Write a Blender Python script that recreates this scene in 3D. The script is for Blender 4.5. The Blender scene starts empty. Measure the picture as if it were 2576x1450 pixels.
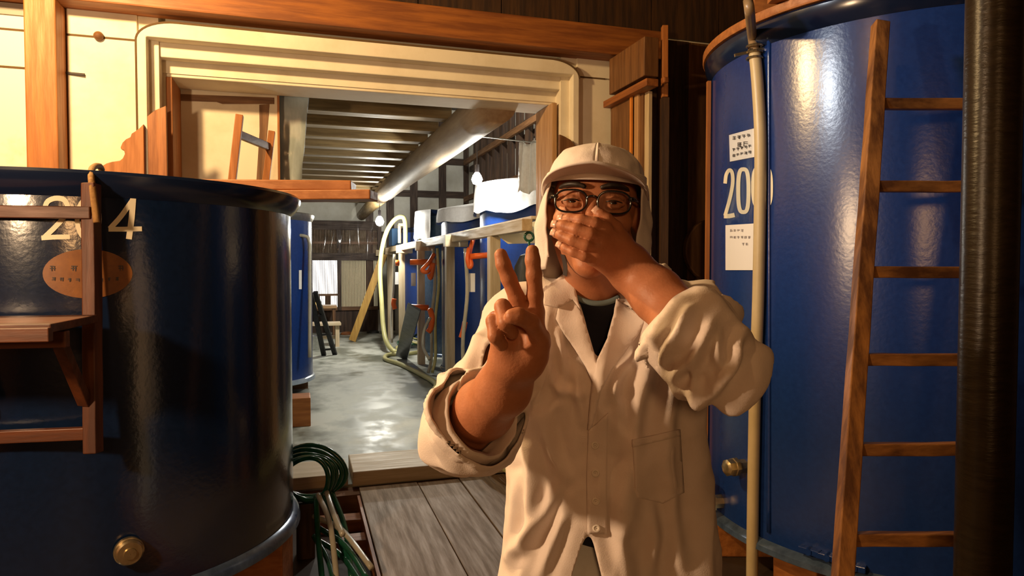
import bpy, math, random
import numpy as np
from mathutils import Vector, noise
from mathutils.bvhtree import BVHTree
random.seed(7); np.random.seed(7)
S = bpy.context.scene
COL = S.collection
# ------------------------------------------------------------------ camera
W, H, FPX = 2576, 1450, 1717.0
YAW, PIT = math.radians(17.25), math.radians(1.83)
CAM = np.array([0.0, 0.0, 1.5])
FWD = np.array([math.sin(YAW)*math.cos(PIT), math.cos(YAW)*math.cos(PIT), -math.sin(PIT)])
RGT = np.array([math.cos(YAW), -math.sin(YAW), 0.0])
UPV = np.cross(RGT, FWD)
cd = bpy.data.cameras.new('camera'); cam = bpy.data.objects.new('camera', cd); COL.objects.link(cam)
cam.location = CAM; cam.rotation_euler = (math.pi/2 - PIT, 0, -YAW)
cd.sensor_width = 36; cd.lens = FPX/W*36; cd.clip_start = .05; cd.clip_end = 60
S.camera = cam
# ------------------------------------------------------------------ view, world, lamps
S.view_settings.view_transform = 'Standard'; S.view_settings.look = 'None'
S.view_settings.gamma = 1; S.view_settings.use_curve_mapping = False
S.view_settings.exposure = 0.0
wd = bpy.data.worlds.new('world'); S.world = wd; wd.use_nodes = True
wd.node_tree.nodes['Background'].inputs[0].default_value = (1, .75, .5, 1)
wd.node_tree.nodes['Background'].inputs[1].default_value = .006

def point(name, loc, energy, col, size=.06, spot=None, target=None, blend=.5):
    l = bpy.data.lights.new(name, 'SPOT' if spot else 'POINT'); l.energy = energy; l.color = col
    l.shadow_soft_size = size
    o = bpy.data.objects.new(name, l); COL.objects.link(o); o.location = loc
    if spot:
        l.spot_size = math.radians(spot); l.spot_blend = blend
        o.rotation_euler = (Vector(target)-Vector(loc)).to_track_quat('-Z', 'Y').to_euler()
    return o
WARM = (1, .65, .29); WARM2 = (1, .52, .19); WARM3 = (1, .66, .37); COOL = (1, .97, .86); PALE = (.93, .95, .80)
# the brewery's hanging lamps near the tanks, plus an added fill (all above and outside the frame)
point('lamp_by_plaster', (-1.5, 3.2, 3.42), 400, WARM, .09, 168, (-.5, 4.1, 0.6), .25)
point('lamp_front_left', (-1.56, 1.14, 1.90), 172, WARM3, .07)
point('fill_behind_photographer', (-.6, -2.4, 2.0), 72, (1, .53, .21), .2)  # added fill for the man and the undersides, not a known lamp
point('lamp_over_aisle', (-.25, 1.0, 3.35), 16, WARM2, .05, 160, (1.5, 2.4, 1.0), .4)
point('lamp_pale_over_tank', (-.75, 2.25, 3.05), 130, (.85, .92, 1), .09, 50, (2.4, 2.6, 2.3), .8)
# added corridor fill, no lamp known there, brightens the bay walls
point('fill_bay_roof', (2.6, 10.0, 4.7), 210, COOL, .10)

# ------------------------------------------------------------------ pixel <-> world helpers (used to measure the place)
def ray(x, y): return FWD + RGT*((x-W/2)/FPX) - UPV*((y-H/2)/FPX)
def P(x, y, d): return CAM + ray(x, y)*d
def onY(x, y, Y): r = ray(x, y); return CAM + r*(Y/r[1])
def onX(x, y, X): r = ray(x, y); return CAM + r*(X/r[0])
def onZ(x, y, Z): r = ray(x, y); return CAM + r*((Z-CAM[2])/r[2])
def onCyl(x, y, c, R):
    r = ray(x, y); o = CAM[:2]-np.array(c); a = r[:2]@r[:2]; b = 2*o@r[:2]; k = o@o-R*R
    t = (-b-math.sqrt(max(b*b-4*a*k, 0)))/(2*a); return CAM + r*t
def proj(p):
    v = np.asarray(p, float)-CAM; d = v@FWD
    return np.stack([W/2+FPX*(v@RGT)/d, H/2-FPX*(v@UPV)/d, d], -1)

# ------------------------------------------------------------------ materials
def lin(c): return tuple((x/12.92 if x <= .04045 else ((x+.055)/1.055)**2.4) for x in c)
MATS = {}
def mat(name, c1, c2=None, rough=.5, metal=0., scale=6., st=(1, 1, 1), bump=0., spec=.5, coat=0., lo=.35, hi=.65,
        r2=None, sss=0., detail=6., fine=0.):
    """c1,c2: linear colours mixed by a stretched noise; r2: second roughness."""
    if name in MATS: return MATS[name]
    m = bpy.data.materials.new(name); m.use_nodes = True; nt = m.node_tree; n = nt.nodes; L = nt.links
    b = n['Principled BSDF']
    b.inputs['Roughness'].default_value = rough; b.inputs['Metallic'].default_value = metal
    b.inputs['Specular IOR Level'].default_value = spec; b.inputs['Coat Weight'].default_value = coat
    b.inputs['Coat Roughness'].default_value = .15
    b.inputs['Base Color'].default_value = (*c1, 1)
    if sss:
        b.inputs['Subsurface Weight'].default_value = sss
        b.inputs['Subsurface Radius'].default_value = (.012, .005, .003); b.inputs['Subsurface Scale'].default_value = 1.0
    if c2 is not None or bump:
        tc = n.new('ShaderNodeTexCoord'); mp = n.new('ShaderNodeMapping'); nz = n.new('ShaderNodeTexNoise')
        mp.inputs['Scale'].default_value = [scale*k for k in st]
        nz.inputs['Scale'].default_value = 1; nz.inputs['Detail'].default_value = detail; nz.inputs['Roughness'].default_value = .62
        L.new(tc.outputs['Object'], mp.inputs[0]); L.new(mp.outputs[0], nz.inputs[0])
        mr = n.new('ShaderNodeMapRange'); mr.inputs[1].default_value = lo; mr.inputs[2].default_value = hi
        L.new(nz.outputs[0], mr.inputs[0])
        if c2 is not None:
            mx = n.new('ShaderNodeMix'); mx.data_type = 'RGBA'
            mx.inputs[6].default_value = (*c1, 1); mx.inputs[7].default_value = (*c2, 1)
            L.new(mr.outputs[0], mx.inputs[0]); L.new(mx.outputs[2], b.inputs['Base Color'])
        if r2 is not None:
            m2 = n.new('ShaderNodeMapRange'); m2.inputs[1].default_value = lo; m2.inputs[2].default_value = hi
            m2.inputs[3].default_value = rough; m2.inputs[4].default_value = r2
            L.new(nz.outputs[0], m2.inputs[0]); L.new(m2.outputs[0], b.inputs['Roughness'])
        if bump:
            bp = n.new('ShaderNodeBump'); bp.inputs['Strength'].default_value = bump; bp.inputs['Distance'].default_value = .01
            src = nz.outputs[0]
            if fine:
                n2 = n.new('ShaderNodeTexNoise'); n2.inputs['Scale'].default_value = fine; n2.inputs['Detail'].default_value = 3
                L.new(tc.outputs['Object'], n2.inputs[0]); src = n2.outputs[0]
            L.new(src, bp.inputs['Height']); L.new(bp.outputs[0], b.inputs['Normal'])
    MATS[name] = m; return m
def emis(name, col, s):
    m = bpy.data.materials.new(name); m.use_nodes = True; b = m.node_tree.nodes['Principled BSDF']
    b.inputs['Base Color'].default_value = (*col, 1)
    b.inputs['Emission Color'].default_value = (*col, 1); b.inputs['Emission Strength'].default_value = s; return m
def clearmat(name, rough=.08, tint=(1, 1, 1), gloss=.12, bump=0.):
    m = bpy.data.materials.new(name); m.use_nodes = True; nt = m.node_tree; n = nt.nodes; L = nt.links
    n.remove(n['Principled BSDF']); out = n['Material Output']
    t = n.new('ShaderNodeBsdfTransparent'); t.inputs[0].default_value = (*tint, 1)
    g = n.new('ShaderNodeBsdfGlossy'); g.inputs['Roughness'].default_value = rough
    f = n.new('ShaderNodeFresnel'); f.inputs[0].default_value = 1.28
    ad = n.new('ShaderNodeMath'); ad.operation = 'ADD'; ad.use_clamp = True; ad.inputs[1].default_value = gloss
    L.new(f.outputs[0], ad.inputs[0])
    mx = n.new('ShaderNodeMixShader'); L.new(ad.outputs[0], mx.inputs[0]); L.new(t.outputs[0], mx.inputs[1]); L.new(g.outputs[0], mx.inputs[2])
    if bump:
        nz = n.new('ShaderNodeTexNoise'); nz.inputs['Scale'].default_value = 22; bp = n.new('ShaderNodeBump')
        bp.inputs['Strength'].default_value = bump; L.new(nz.outputs[0], bp.inputs['Height']); L.new(bp.outputs[0], g.inputs['Normal'])
    L.new(mx.outputs[0], out.inputs[0]); return m
AX = {'x': (.08, 1, 1), 'y': (1, .08, 1), 'z': (1, 1, .08)}
def wood(kind, ax, ):
    k = dict(orange=((.43, .155, .036), (.29, .095, .018)), red=((.36, .125, .029), (.20, .06, .013)), redworn=((.135, .036, .009), (.055, .015, .005)), tan=((.55, .33, .16), (.40, .22, .09)),
             pale=((.62, .50, .33), (.48, .36, .21)), dark=((.075, .035, .015), (.03, .013, .006)), grey=((.34, .235, .135), (.19, .125, .065)),
             worn=((.40, .17, .045), (.11, .04, .012)), brown=((.22, .10, .035), (.12, .05, .016)), black=((.02, .018, .016), (.01, .009, .008)),
             joist=((.29, .20, .09), (.17, .11, .045)), gold=((.50, .30, .07), (.36, .19, .04)))[kind]
    r = dict(joist=.42, worn=.42, dark=.5, grey=.55).get(kind, .45)
    return mat('wood_%s_%s' % (kind, ax), k[0], k[1], rough=r, scale=(28 if 'worn' not in kind else 16), st=AX[ax], bump=.25, r2=r+.15, lo=.36, hi=.62)
PLASTER = mat('plaster_cream', (.80, .73, .59), (.64, .55, .40), rough=.85, scale=3.2, bump=.05, lo=.45, hi=.8, detail=9.)
PLASTER_OLD = mat('plaster_stained', (.80, .75, .62), (.36, .30, .22), rough=.9, scale=1.9, bump=.06, lo=.50, hi=.72, detail=9.)
PLASTER_GREY = mat('plaster_grey', (.74, .72, .64), (.62, .59, .50), rough=.9, scale=3, bump=.05)
CONCRETE = mat('concrete_wet', (.50, .51, .45), (.15, .16, .125), rough=.7, scale=1.9, st=(1, .75, 1), bump=.05, r2=.32, lo=.42, hi=.60)
DARKFLOOR = mat('floor_dark', (.05, .028, .014), (.025, .014, .008), rough=.6, scale=5, bump=.1)
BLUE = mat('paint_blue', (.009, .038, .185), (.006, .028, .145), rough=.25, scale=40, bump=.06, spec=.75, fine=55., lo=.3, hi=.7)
BLUE_SHADED = mat('paint_blue_shaded', (.004, .013, .043), (.003, .010, .032), rough=.17, scale=40, bump=.05, fine=55., spec=.8)  # the tank blue again, darkened in colour to imitate weaker light
DKBLUE = mat('paint_rim', (.006, .012, .035), rough=.18)
FLANGE_LT = mat('flange_pale', (.36, .42, .50), (.26, .32, .40), rough=.3, scale=14)
FLANGE = mat('flange_steelblue', (.10, .15, .24), (.05, .08, .14), rough=.22, metal=.3, scale=14)
BRASS = mat('steel_brass', (.62, .50, .30), (.42, .33, .18), rough=.28, metal=.9, scale=20)
STEEL = mat('steel', (.6, .6, .58), (.45, .45, .43), rough=.3, metal=.9, scale=20)
CREAMPAINT = mat('paint_cream', (.80, .72, .52), rough=.5)
HOSE_CREAM = mat('hose_cream', (.60, .47, .26), (.52, .40, .21), rough=.38, scale=5)
HOSE_BROWN = mat('hose_brown', (.33, .22, .11), (.27, .17, .08), rough=.35, scale=5)
HOSE_YEL = mat('hose_yellow', (.60, .56, .24), (.52, .48, .20), rough=.4, scale=5)
HOSE_GREEN = mat('hose_green', (.012, .10, .05), (.008, .065, .034), rough=.22, scale=6)
HOSE_CLEAR = mat('hose_clear', (.50, .46, .36), (.40, .37, .28), rough=.2, scale=6)
ORANGE = mat('plastic_orange', (.85, .14, .015), rough=.4)
PAPER = mat('paper', (.80, .77, .72), rough=.8)
INK = mat('ink', (.06, .05, .05), rough=.8)
CLOTH = mat('cloth_white', (.80, .80, .80), (.72, .72, .72), rough=.9, scale=30, bump=.1)
BLACKPIPE = mat('pipe_wrap_dark', (.022, .014, .007), (.013, .008, .004), spec=.3, rough=.3, scale=60, st=(.2, .2, 1), bump=.25)
ROPE = mat('rope', (.40, .22, .07), (.28, .14, .04), rough=.8, scale=60, bump=.3)

# ------------------------------------------------------------------ mesh builder
class MB:
    def __init__(s): s.v = []; s.f = []
    def add(s, v, f):
        o = len(s.v); s.v += [tuple(map(float, p)) for p in v]; s.f += [tuple(i+o for i in q) for q in f]; return s
    def box(s, x0, x1, y0, y1, z0, z1):
        return s.add([(x0, y0, z0), (x1, y0, z0), (x1, y1, z0), (x0, y1, z0), (x0, y0, z1), (x1, y0, z1), (x1, y1, z1), (x0, y1, z1)],
              [(0, 3, 2, 1), (4, 5, 6, 7), (0, 1, 5, 4), (1, 2, 6, 5), (2, 3, 7, 6), (3, 0, 4, 7)])
    def bar(s, a, b, w, h, up=(0, 0, 1), w2=None, h2=None, seg=1, wob=0.):
        a = np.array(a, float); b = np.array(b, float); d = b-a; d /= np.linalg.norm(d); up = np.array(up, float)
        x = np.cross(d, up); x /= np.linalg.norm(x); y = np.cross(x, d)
        w2 = w if w2 is None else w2; h2 = h if h2 is None else h2; vs = []; fs = []
        for i in range(seg+1):
            t = i/seg; c = a+(b-a)*t; ww = (w+(w2-w)*t)/2; hh = (h+(h2-h)*t)/2
            if wob: c = c+x*random.uniform(-wob, wob)+y*random.uniform(-wob, wob)
            for sx, sy in ((-1, -1), (1, -1), (1, 1), (-1, 1)): vs.append(c+x*sx*ww+y*sy*hh)
            if i:
                o = 4*(i-1)
                for k in range(4): fs.append((o+k, o+(k+1) % 4, o+4+(k+1) % 4, o+4+k))
        fs.append((3, 2, 1, 0)); o = 4*seg; fs.append((o, o+1, o+2, o+3))
        return s.add(vs, fs)
    def tube(s, pts, r, n=10, closed=False, flat=1.):
        pts = [np.array(p, float) for p in pts]; N = len(pts)
        rr = [r]*N if np.isscalar(r) else r
        t = [(pts[(i+1) % N]-pts[i-1]) if closed else (pts[min(i+1, N-1)]-pts[max(i-1, 0)]) for i in range(N)]
        t = [q/(np.linalg.norm(q)+1e-9) for q in t]
        a = np.array([0, 0, 1.]) if abs(t[0][2]) < .9 else np.array([1., 0, 0])
        x = np.cross(t[0], a); x /= np.linalg.norm(x); vs = []; fs = []
        for i in range(N):
            x = x-t[i]*(x@t[i]); x /= np.linalg.norm(x); y = np.cross(t[i], x)
            for k in range(n):
                an = 2*math.pi*k/n; vs.append(pts[i]+(x*math.cos(an)+y*math.sin(an)*flat)*rr[i])
        for i in range(N if closed else N-1):
            j = (i+1) % N
            for k in range(n): fs.append((i*n+k, i*n+(k+1) % n, j*n+(k+1) % n, j*n+k))
        if not closed: fs += [tuple(range(n-1, -1, -1)), tuple(range((N-1)*n, N*n))]
        return s.add(vs, fs)
    def lathe(s, c, prof, n=64, axis=None, close=False):
        """prof: (r, h) along axis (default +z) from centre c (3-vector)"""
        c = np.array(c, float); ax = np.array([0, 0, 1.]) if axis is None else np.array(axis, float)/np.linalg.norm(axis)
        a = np.array([1., 0, 0]) if abs(ax[0]) < .9 else np.array([0, 1., 0])
        x = np.cross(a, ax); x /= np.linalg.norm(x); y = np.cross(ax, x); vs = []; fs = []; m = len(prof)
        for r, h in prof:
            for k in range(n):
                an = 2*math.pi*k/n; vs.append(c+ax*h+(x*math.cos(an)+y*math.sin(an))*max(r, 1e-4))
        for i in range(m if close else m-1):
            j = (i+1) % m
            for k in range(n): fs.append((i*n+k, i*n+(k+1) % n, j*n+(k+1) % n, j*n+k))
        return s.add(vs, fs)
    def prism(s, poly, off):
        n = len(poly); off = np.array(off, float); a = [np.array(p, float) for p in poly]
        return s.add(a+[p+off for p in a], [tuple(range(n)), tuple(range(2*n-1, n-1, -1))]+[(i, n+i, n+(i+1) % n, (i+1) % n) for i in range(n)])
    def grid(s, rows):
        n = len(rows[0]); m = len(rows)
        return s.add([p for r in rows for p in r], [(i*n+j, i*n+j+1, (i+1)*n+j+1, (i+1)*n+j) for i in range(m-1) for j in range(n-1)])

def tag(o, label=None, cat=None, group=None, kind=None):
    if label: o['label'] = label
    if cat: o['category'] = cat
    if group: o['group'] = group
    if kind: o['kind'] = kind
    return o
def root_loc(o):
    l = np.array(o.location)
    while o.parent: o = o.parent; l = l+np.array(o.location)
    return l
def obj(name, mb, m, parent=None, smooth=False, bevel=0., loc=None, solid=0., fix=True):
    v = np.array(mb.v)
    if parent is not None: base = root_loc(parent)
    elif loc is not None: base = np.array(loc, float)
    else: base = np.array([(v[:, 0].min()+v[:, 0].max())/2, (v[:, 1].min()+v[:, 1].max())/2, v[:, 2].min()])
    me = bpy.data.meshes.new(name); me.from_pydata([tuple(p) for p in v-base], [], mb.f)
    if fix:
        import bmesh
        bm = bmesh.new(); bm.from_mesh(me); bmesh.ops.recalc_face_normals(bm, faces=bm.faces); bm.to_mesh(me); bm.free()
    if smooth:
        me.shade_smooth() if smooth is True else me.shade_auto_smooth() if hasattr(me, 'shade_auto_smooth') else me.shade_smooth()
    if smooth == 'auto':
        import bmesh
        bm = bmesh.new(); bm.from_mesh(me)
        for e in bm.edges:
            if len(e.link_faces) == 2 and e.calc_face_angle(0) > .6: e.smooth = False
        bm.to_mesh(me); bm.free(); me.shade_smooth() if False else None
        for p in me.polygons: p.use_smooth = True
    me.materials.append(m)
    o = bpy.data.objects.new(name, me); COL.objects.link(o)
    if parent is not None: o.parent = parent
    else: o.location = base
    if solid:
        md = o.modifiers.new('thickness', 'SOLIDIFY'); md.thickness = solid; md.offset = -1
    if bevel:
        md = o.modifiers.new('edges', 'BEVEL'); md.width = bevel; md.segments = 2; md.limit_method = 'ANGLE'
    return o
def thing(name, label, cat, loc, group=None):
    o = bpy.data.objects.new(name, None); COL.objects.link(o); o.location = tuple(map(float, loc)); o.empty_display_size = .1
    return tag(o, label, cat, group)
def struct(name, mb, m, parent=None, **k):
    o = obj(name, mb, m, parent, **k)
    if parent is None: o['kind'] = 'structure'
    return o
def smoothpts(pts, k=6):
    """Catmull-Rom through points"""
    p = [np.array(q, float) for q in pts]; p = [2*p[0]-p[1]]+p+[2*p[-1]-p[-2]]; out = []
    for i in range(1, len(p)-2):
        for j in range(k):
            t = j/k; a, b, c, d = p[i-1:i+3]
            out.append(.5*((2*b)+(c-a)*t+(2*a-5*b+4*c-d)*t*t+(3*b-a-3*c+d)*t**3))
    out.append(p[-2]); return out
def ribbon(mb, px, w, f, closed=False, k=5):
    """flat painted stroke: px polyline, width in px, f maps px -> 3D surface point"""
    pts = [np.array(q, float) for q in px]
    if k > 1: pts = smoothpts([(*q, 0) for q in pts], k); pts = [q[:2] for q in pts]
    N = len(pts); L = []; R_ = []
    for i in range(N):
        a = pts[(i-1) % N] if closed else pts[max(i-1, 0)]; b = pts[(i+1) % N] if closed else pts[min(i+1, N-1)]
        t = b-a; t = t/(np.hypot(*t)+1e-9); nn = np.array([-t[1], t[0]])*w/2
        L.append(f(*(pts[i]+nn))); R_.append(f(*(pts[i]-nn)))
    vs = L+R_; fs = [(i, (i+1) % N, N+(i+1) % N, N+i) for i in range(N if closed else N-1)]
    return mb.add(vs, fs)
def quadpatch(q, f, n=8, m=8):
    """q: four px corners tl,tr,br,bl -> grid of surface points"""
    tl, tr, br, bl = [np.array(a, float) for a in q]; mb = MB()
    rows = []
    for i in range(m+1):
        v = i/m; rows.append([f(*((tl*(1-v)+bl*v)*(1-u/n)+(tr*(1-v)+br*v)*(u/n))) for u in range(n+1)])
    return mb.grid(rows)
def glyph(mb, x, y, s, f, w=1.3, seed=0):
    rr = random.Random(seed)
    for i in range(rr.randint(2, 3)):
        yy = y+s*(i+.4)/3.2; ribbon(mb, [(x+s*rr.uniform(0, .15), yy), (x+s*rr.uniform(.8, 1), yy+rr.uniform(-.4, .4))], w, f, k=1)
    for i in range(rr.randint(1, 3)):
        xx = x+s*rr.uniform(.15, .85); ribbon(mb, [(xx, y+s*rr.uniform(0, .2)), (xx+rr.uniform(-.5, .5), y+s*rr.uniform(.75, 1))], w, f, k=1)
# =================================================================== SETTING
YW, YB = 4.77, 5.20          # doorway wall: near face / far face
OL, OR_, OT = -.81, 1.84, 2.72   # opening
# floors
struct('floor', MB().box(-1.7, 3.95, YW, 16.05, -.3, 0), CONCRETE)
struct('floor', MB().box(-3.4, 5.0, -3.0, YW, -.3, -.14), DARKFLOOR)
# near-room shell
wl = struct('wall_left', MB().box(-3.5, -3.4, -3.0, 5.3, -.3, 4.3), wood('brown', 'z'))
struct('wall_right', MB().box(5.0, 5.1, -3.0, 5.3, -.3, 4.3), wood('dark', 'z'))
struct('wall_behind', MB().box(-3.5, 5.1, -3.1, -3.0, -.3, 4.3), wood('dark', 'z'))
cl = struct('ceiling', MB().box(-3.5, 5.1, -3.1, 5.3, 4.3, 4.4), wood('dark', 'x'))
for i in range(7): obj('joist', MB().bar((-3.4, -2.4+i*1.1, 4.2), (5.0, -2.4+i*1.1, 4.2), .14, .2), wood('dark', 'x'), cl)
# doorway wall: core with opening
wm = MB()
wm.box(-3.4, OL-.02, YW, YB, -.3, 4.3); wm.box(OR_+.02, 5.0, YW, YB, -.3, 4.3); wm.box(OL-.02, OR_+.02, YW+.11, YB-.005, OT+.02, 4.3)
wmid = struct('wall_middle', wm, PLASTER)
# proud plaster panels with joints between (left of doorway)
LX = -.94
for (a, b, c, d) in ((-3.38, -1.495, .0, 2.665), (-3.38, -1.495, 2.677, 2.885), (-3.38, -1.495, 2.897, 3.3),
                     (-1.325, LX-.006, .0, 2.885), (-1.325, LX-.006, 2.897, 3.06)):
    obj('plaster_panel', MB().box(a, b, YW-.022, YW+.01, c, d), PLASTER_OLD if b < -1.4 else PLASTER, wmid, bevel=.004)
for (a, b, c, d) in ((1.98, 2.5, .0, 2.905), (1.98, 2.5, 2.915, 3.06)):
    obj('plaster_panel', MB().box(a, b, YW-.022, YW+.01, c, d), PLASTER, wmid, bevel=.004)
obj('wood_patch', MB().box(-1.82, -1.50, YW-.035, YW-.018, 2.975, 3.04), mat('vent_grey', (.30, .27, .24), rough=.6), wmid)
# dark boarding above the beam and right of the plaster
for i in range(14):
    x0 = -3.4+i*.6
    obj('board', MB().box(x0, x0+.592, YW-.02, YW+.005, 3.27, 4.28), wood('dark', 'z'), wmid)
for i in range(12):
    x0 = 2.50+i*.21
    obj('board', MB().box(x0, x0+.203, YW-.03-.008*(i % 2), YW+.005, -.14, 3.25), wood('dark' if i in (1, 4) else 'brown', 'z'), wmid)
# stepped doorway moulding: three nested inverted-U frames
def uframe(x0, x1, zt, xi0, xi1, zi, y0, y1, rad=0., kx=1.85):
    n = 10; outer = [(x0, 0.)]
    if rad:
        for i in range(n+1):
            a = math.pi-i/n*math.pi/2; outer.append((x0+rad*kx+rad*kx*math.cos(a), zt-rad+rad*math.sin(a)))
        for i in range(n+1):
            a = math.pi/2-i/n*math.pi/2; outer.append((x1-rad*kx+rad*kx*math.cos(a), zt-rad+rad*math.sin(a)))
    else: outer += [(x0, zt), (x1, zt)]
    outer.append((x1, 0.))
    inner = [(xi1, 0.), (xi1, zi), (xi0, zi), (xi0, 0.)]
    m = MB(); poly = outer+inner; N = len(poly)
    v = [(x, y0, z) for x, z in poly]+[(x, y1, z) for x, z in poly]
    no = len(outer); f = []
    # triangulate front as strips: left leg, top, right leg
    half = no//2
    f.append(tuple([0]+list(range(1, half))+[half-0] if False else [0]+list(range(1, half))+[N-2, N-1]))
    f.append(tuple([half-1]+list(range(half, half+1))+[N-3, N-2]))
    f.append(tuple(list(range(half, no))+[N-4, N-3]))
    f += [tuple(i+N for i in reversed(q)) for q in list(f)]
    for i in range(N): f.append((i, (i+1) % N, N+(i+1) % N, N+i))
    m.add(v, f); return m
frame = thing('doorway_moulding', 'stepped cream plaster moulding framing the wide doorway', 'doorway', (.5, YW, 0)); frame['kind'] = 'structure'; del frame['label']; del frame['category']
frame.name = 'trim_1'
obj('moulding_step', uframe(LX, 1.975, 3.0, -.885, 1.925, 2.905, 4.69, YW+.05, .12), PLASTER, frame, bevel=.006)
obj('moulding_step', uframe(-.884, 1.924, 2.95, -.845, 1.885, 2.815, 4.79, YW+.10, 0), PLASTER, frame, bevel=.006)
obj('moulding_step', uframe(-.844, 1.884, 2.88, OL, OR_, OT, 4.89, YB, 0), PLASTER, frame, bevel=.006)
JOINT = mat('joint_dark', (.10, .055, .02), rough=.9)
def strip(pts, w, y):
    up = []; lo_ = []; n = len(pts)
    for i in range(n):
        a, b = np.array(pts[max(i-1, 0)]), np.array(pts[min(i+1, n-1)]); t = (b-a)/np.linalg.norm(b-a); nn = np.array([-t[1], t[0]])*w/2
        up.append((pts[i][0]+nn[0], y, pts[i][1]+nn[1])); lo_.append((pts[i][0]-nn[0], y, pts[i][1]-nn[1]))
    return MB().grid([up, lo_])
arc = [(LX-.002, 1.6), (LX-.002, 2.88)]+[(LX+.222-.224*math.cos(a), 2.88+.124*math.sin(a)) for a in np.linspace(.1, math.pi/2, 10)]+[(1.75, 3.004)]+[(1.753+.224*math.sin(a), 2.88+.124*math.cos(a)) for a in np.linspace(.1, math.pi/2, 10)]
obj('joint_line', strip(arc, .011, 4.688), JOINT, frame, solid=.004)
for a, b, z in ((-3.38, -1.495, 2.671), (-3.38, -1.495, 2.891), (-1.325, LX-.01, 2.891), (1.98, 2.21, 2.910)):
    obj('joint_line', strip([(a, z), (b, z)], .012, YW-.0215), JOINT, wmid)
# wooden jamb linings
struct('trim_2', MB().box(OL-.002, OL+.035, 4.885, YB+.02, 0, OT-.002), wood('orange', 'z'), bevel=.004)
struct('trim_3', MB().box(OR_-.035, OR_+.002, 4.80, YB-.03, 0, OT-.002), wood('tan', 'z'), bevel=.004)
# sill
sl = struct('trim_4', MB().box(.33, 1.90, 4.71, 5.17, .0, .10), wood('pale', 'x'), bevel=.006)
obj('sill_end', MB().box(-.10, .30, 4.74, 5.12, .0, .085), wood('pale', 'x'), sl, bevel=.005)
struct('trim_8', MB().box(-1.0, 2.0, 4.60, 4.765, -.14, -.02), wood('brown', 'x'))
# big beam and left post
struct('trim_5', MB().bar((-3.4, 4.675, 3.148), (2.63, 4.675, 3.148), .19, .206), wood('red', 'x'), bevel=.01)
struct('trim_6', MB().box(-1.49, -1.33, 4.575, 4.775, -.14, 3.046), wood('orange', 'z'), bevel=.008)
# right post assembly
rp = struct('trim_7', MB().box(2.30, 2.44, 4.38, 4.76, -.14, 3.05), wood('dark', 'z'))
obj('capital_block', MB().box(2.20, 2.31, 4.12, 4.66, 2.77, 3.03), wood('brown', 'z'), rp, bevel=.006)
obj('arm_board', MB().bar((2.225, 4.05, 2.71), (2.225, 4.72, 2.71), .09, .05), wood('red', 'y'), rp, bevel=.005)
obj('arm_pin', MB().bar((2.29, 4.04, 2.725), (2.33, 4.04, 2.725), .05, .04), wood('red', 'x'), rp, bevel=.01)
obj('side_panel', MB().box(2.235, 2.27, 4.37, 4.70, -.14, 2.69), wood('brown', 'z'), rp)
obj('edge_strip', MB().box(2.222, 2.236, 4.345, 4.37, -.14, 2.69), mat('strip_bright', (.75, .27, .04), (.65, .22, .03), rough=.4, scale=9), rp)
for i, (x, y) in enumerate(((2.248, 4.30), (2.262, 4.26), (2.276, 4.20))):
    obj('slat', MB().box(x-.012, x+.014, y-.03, y+.03, -.14, 2.685), wood(('tan', 'brown', 'pale')[i], 'z'), rp, bevel=.002)
# opening-side panel seen through the doorway (half-closed plaster leaf)
pnl = struct('wall_leaf', MB().box(OL+.03, -.14, YB+.02, YB+.07, 0, 2.84), PLASTER)
pnl.name = 'door_1'
yy = YB+.02
obj('stain_strip', MB().prism([onY(p[0], p[1], yy)-np.array([0, .004, 0]) for p in ((427, 236), (690, 246), (690, 262), (560, 262), (545, 257), (430, 253))], (0, .003, 0)), wood('brown', 'x'), pnl)
obj('stain_strip', MB().prism([onY(p[0], p[1], yy)-np.array([0, .004, 0]) for p in ((652, 264), (678, 262), (672, 330), (662, 455), (645, 455), (653, 330))], (0, .003, 0)), wood('brown', 'z'), pnl)
obj('edge_frame', MB().box(-.145, -.13, YB-.0, YB+.075, 0, 2.84), wood('orange', 'z'), pnl)
# ---- corridor shell
struct('wall_corridor', MB().box(-1.7, -1.6, YB, 16.05, 0, 5.2), PLASTER_GREY)
struct('wall_bay', MB().box(3.87, 3.97, YB, 16.05, 0, 5.2), PLASTER_GREY)
wf = struct('wall_far', MB().box(-1.7, 3.97, 16.0, 16.1, 0, 5.2), PLASTER_GREY)
struct('ceiling', MB().box(-1.7, 4.0, YB, 16.1, 5.2, 5.3), wood('dark', 'x'))
cc = struct('ceiling', MB().box(-1.6, 1.34, YB, 16.0, 3.02, 3.06), wood('joist', 'y'))
for i in range(16):
    y = 5.72+i*.62
    obj('joist', MB().bar((-1.6, y, 2.94), (1.36, y, 2.94), .17, .15, wob=.0), wood('joist', 'x'), cc, bevel=.012)
# big round log purlin, in two lengths
lp = []
lg = obj('joist', MB().tube(smoothpts([(1.47, YB-.05, 2.78), (1.45, 7.5, 2.78), (1.41, 10, 2.77), (1.38, 12.1, 2.75)], 4), [.17, .168, .166, .164, .163, .162, .16, .158, .156, .152, .15, .145, .14], 20), mat('log_pale', (.42, .33, .23), (.28, .20, .13), rough=.62, scale=14, st=(1, .1, 1), bump=.25), cc, smooth=True)
lg.name = 'log_purlin'
obj('log_purlin', MB().tube([(1.36, 12.0, 2.72), (1.36, 14, 2.70), (1.36, 16.0, 2.66)], [.13, .12, .11], 16), wood('joist', 'y'), cc, smooth=True)
obj('electric_wire', MB().tube(smoothpts([(1.585, YB, 2.70), (1.56, 7.5, 2.69), (1.52, 10, 2.68), (1.50, 12, 2.65)], 5), .008, 6), INK, cc)
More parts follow.
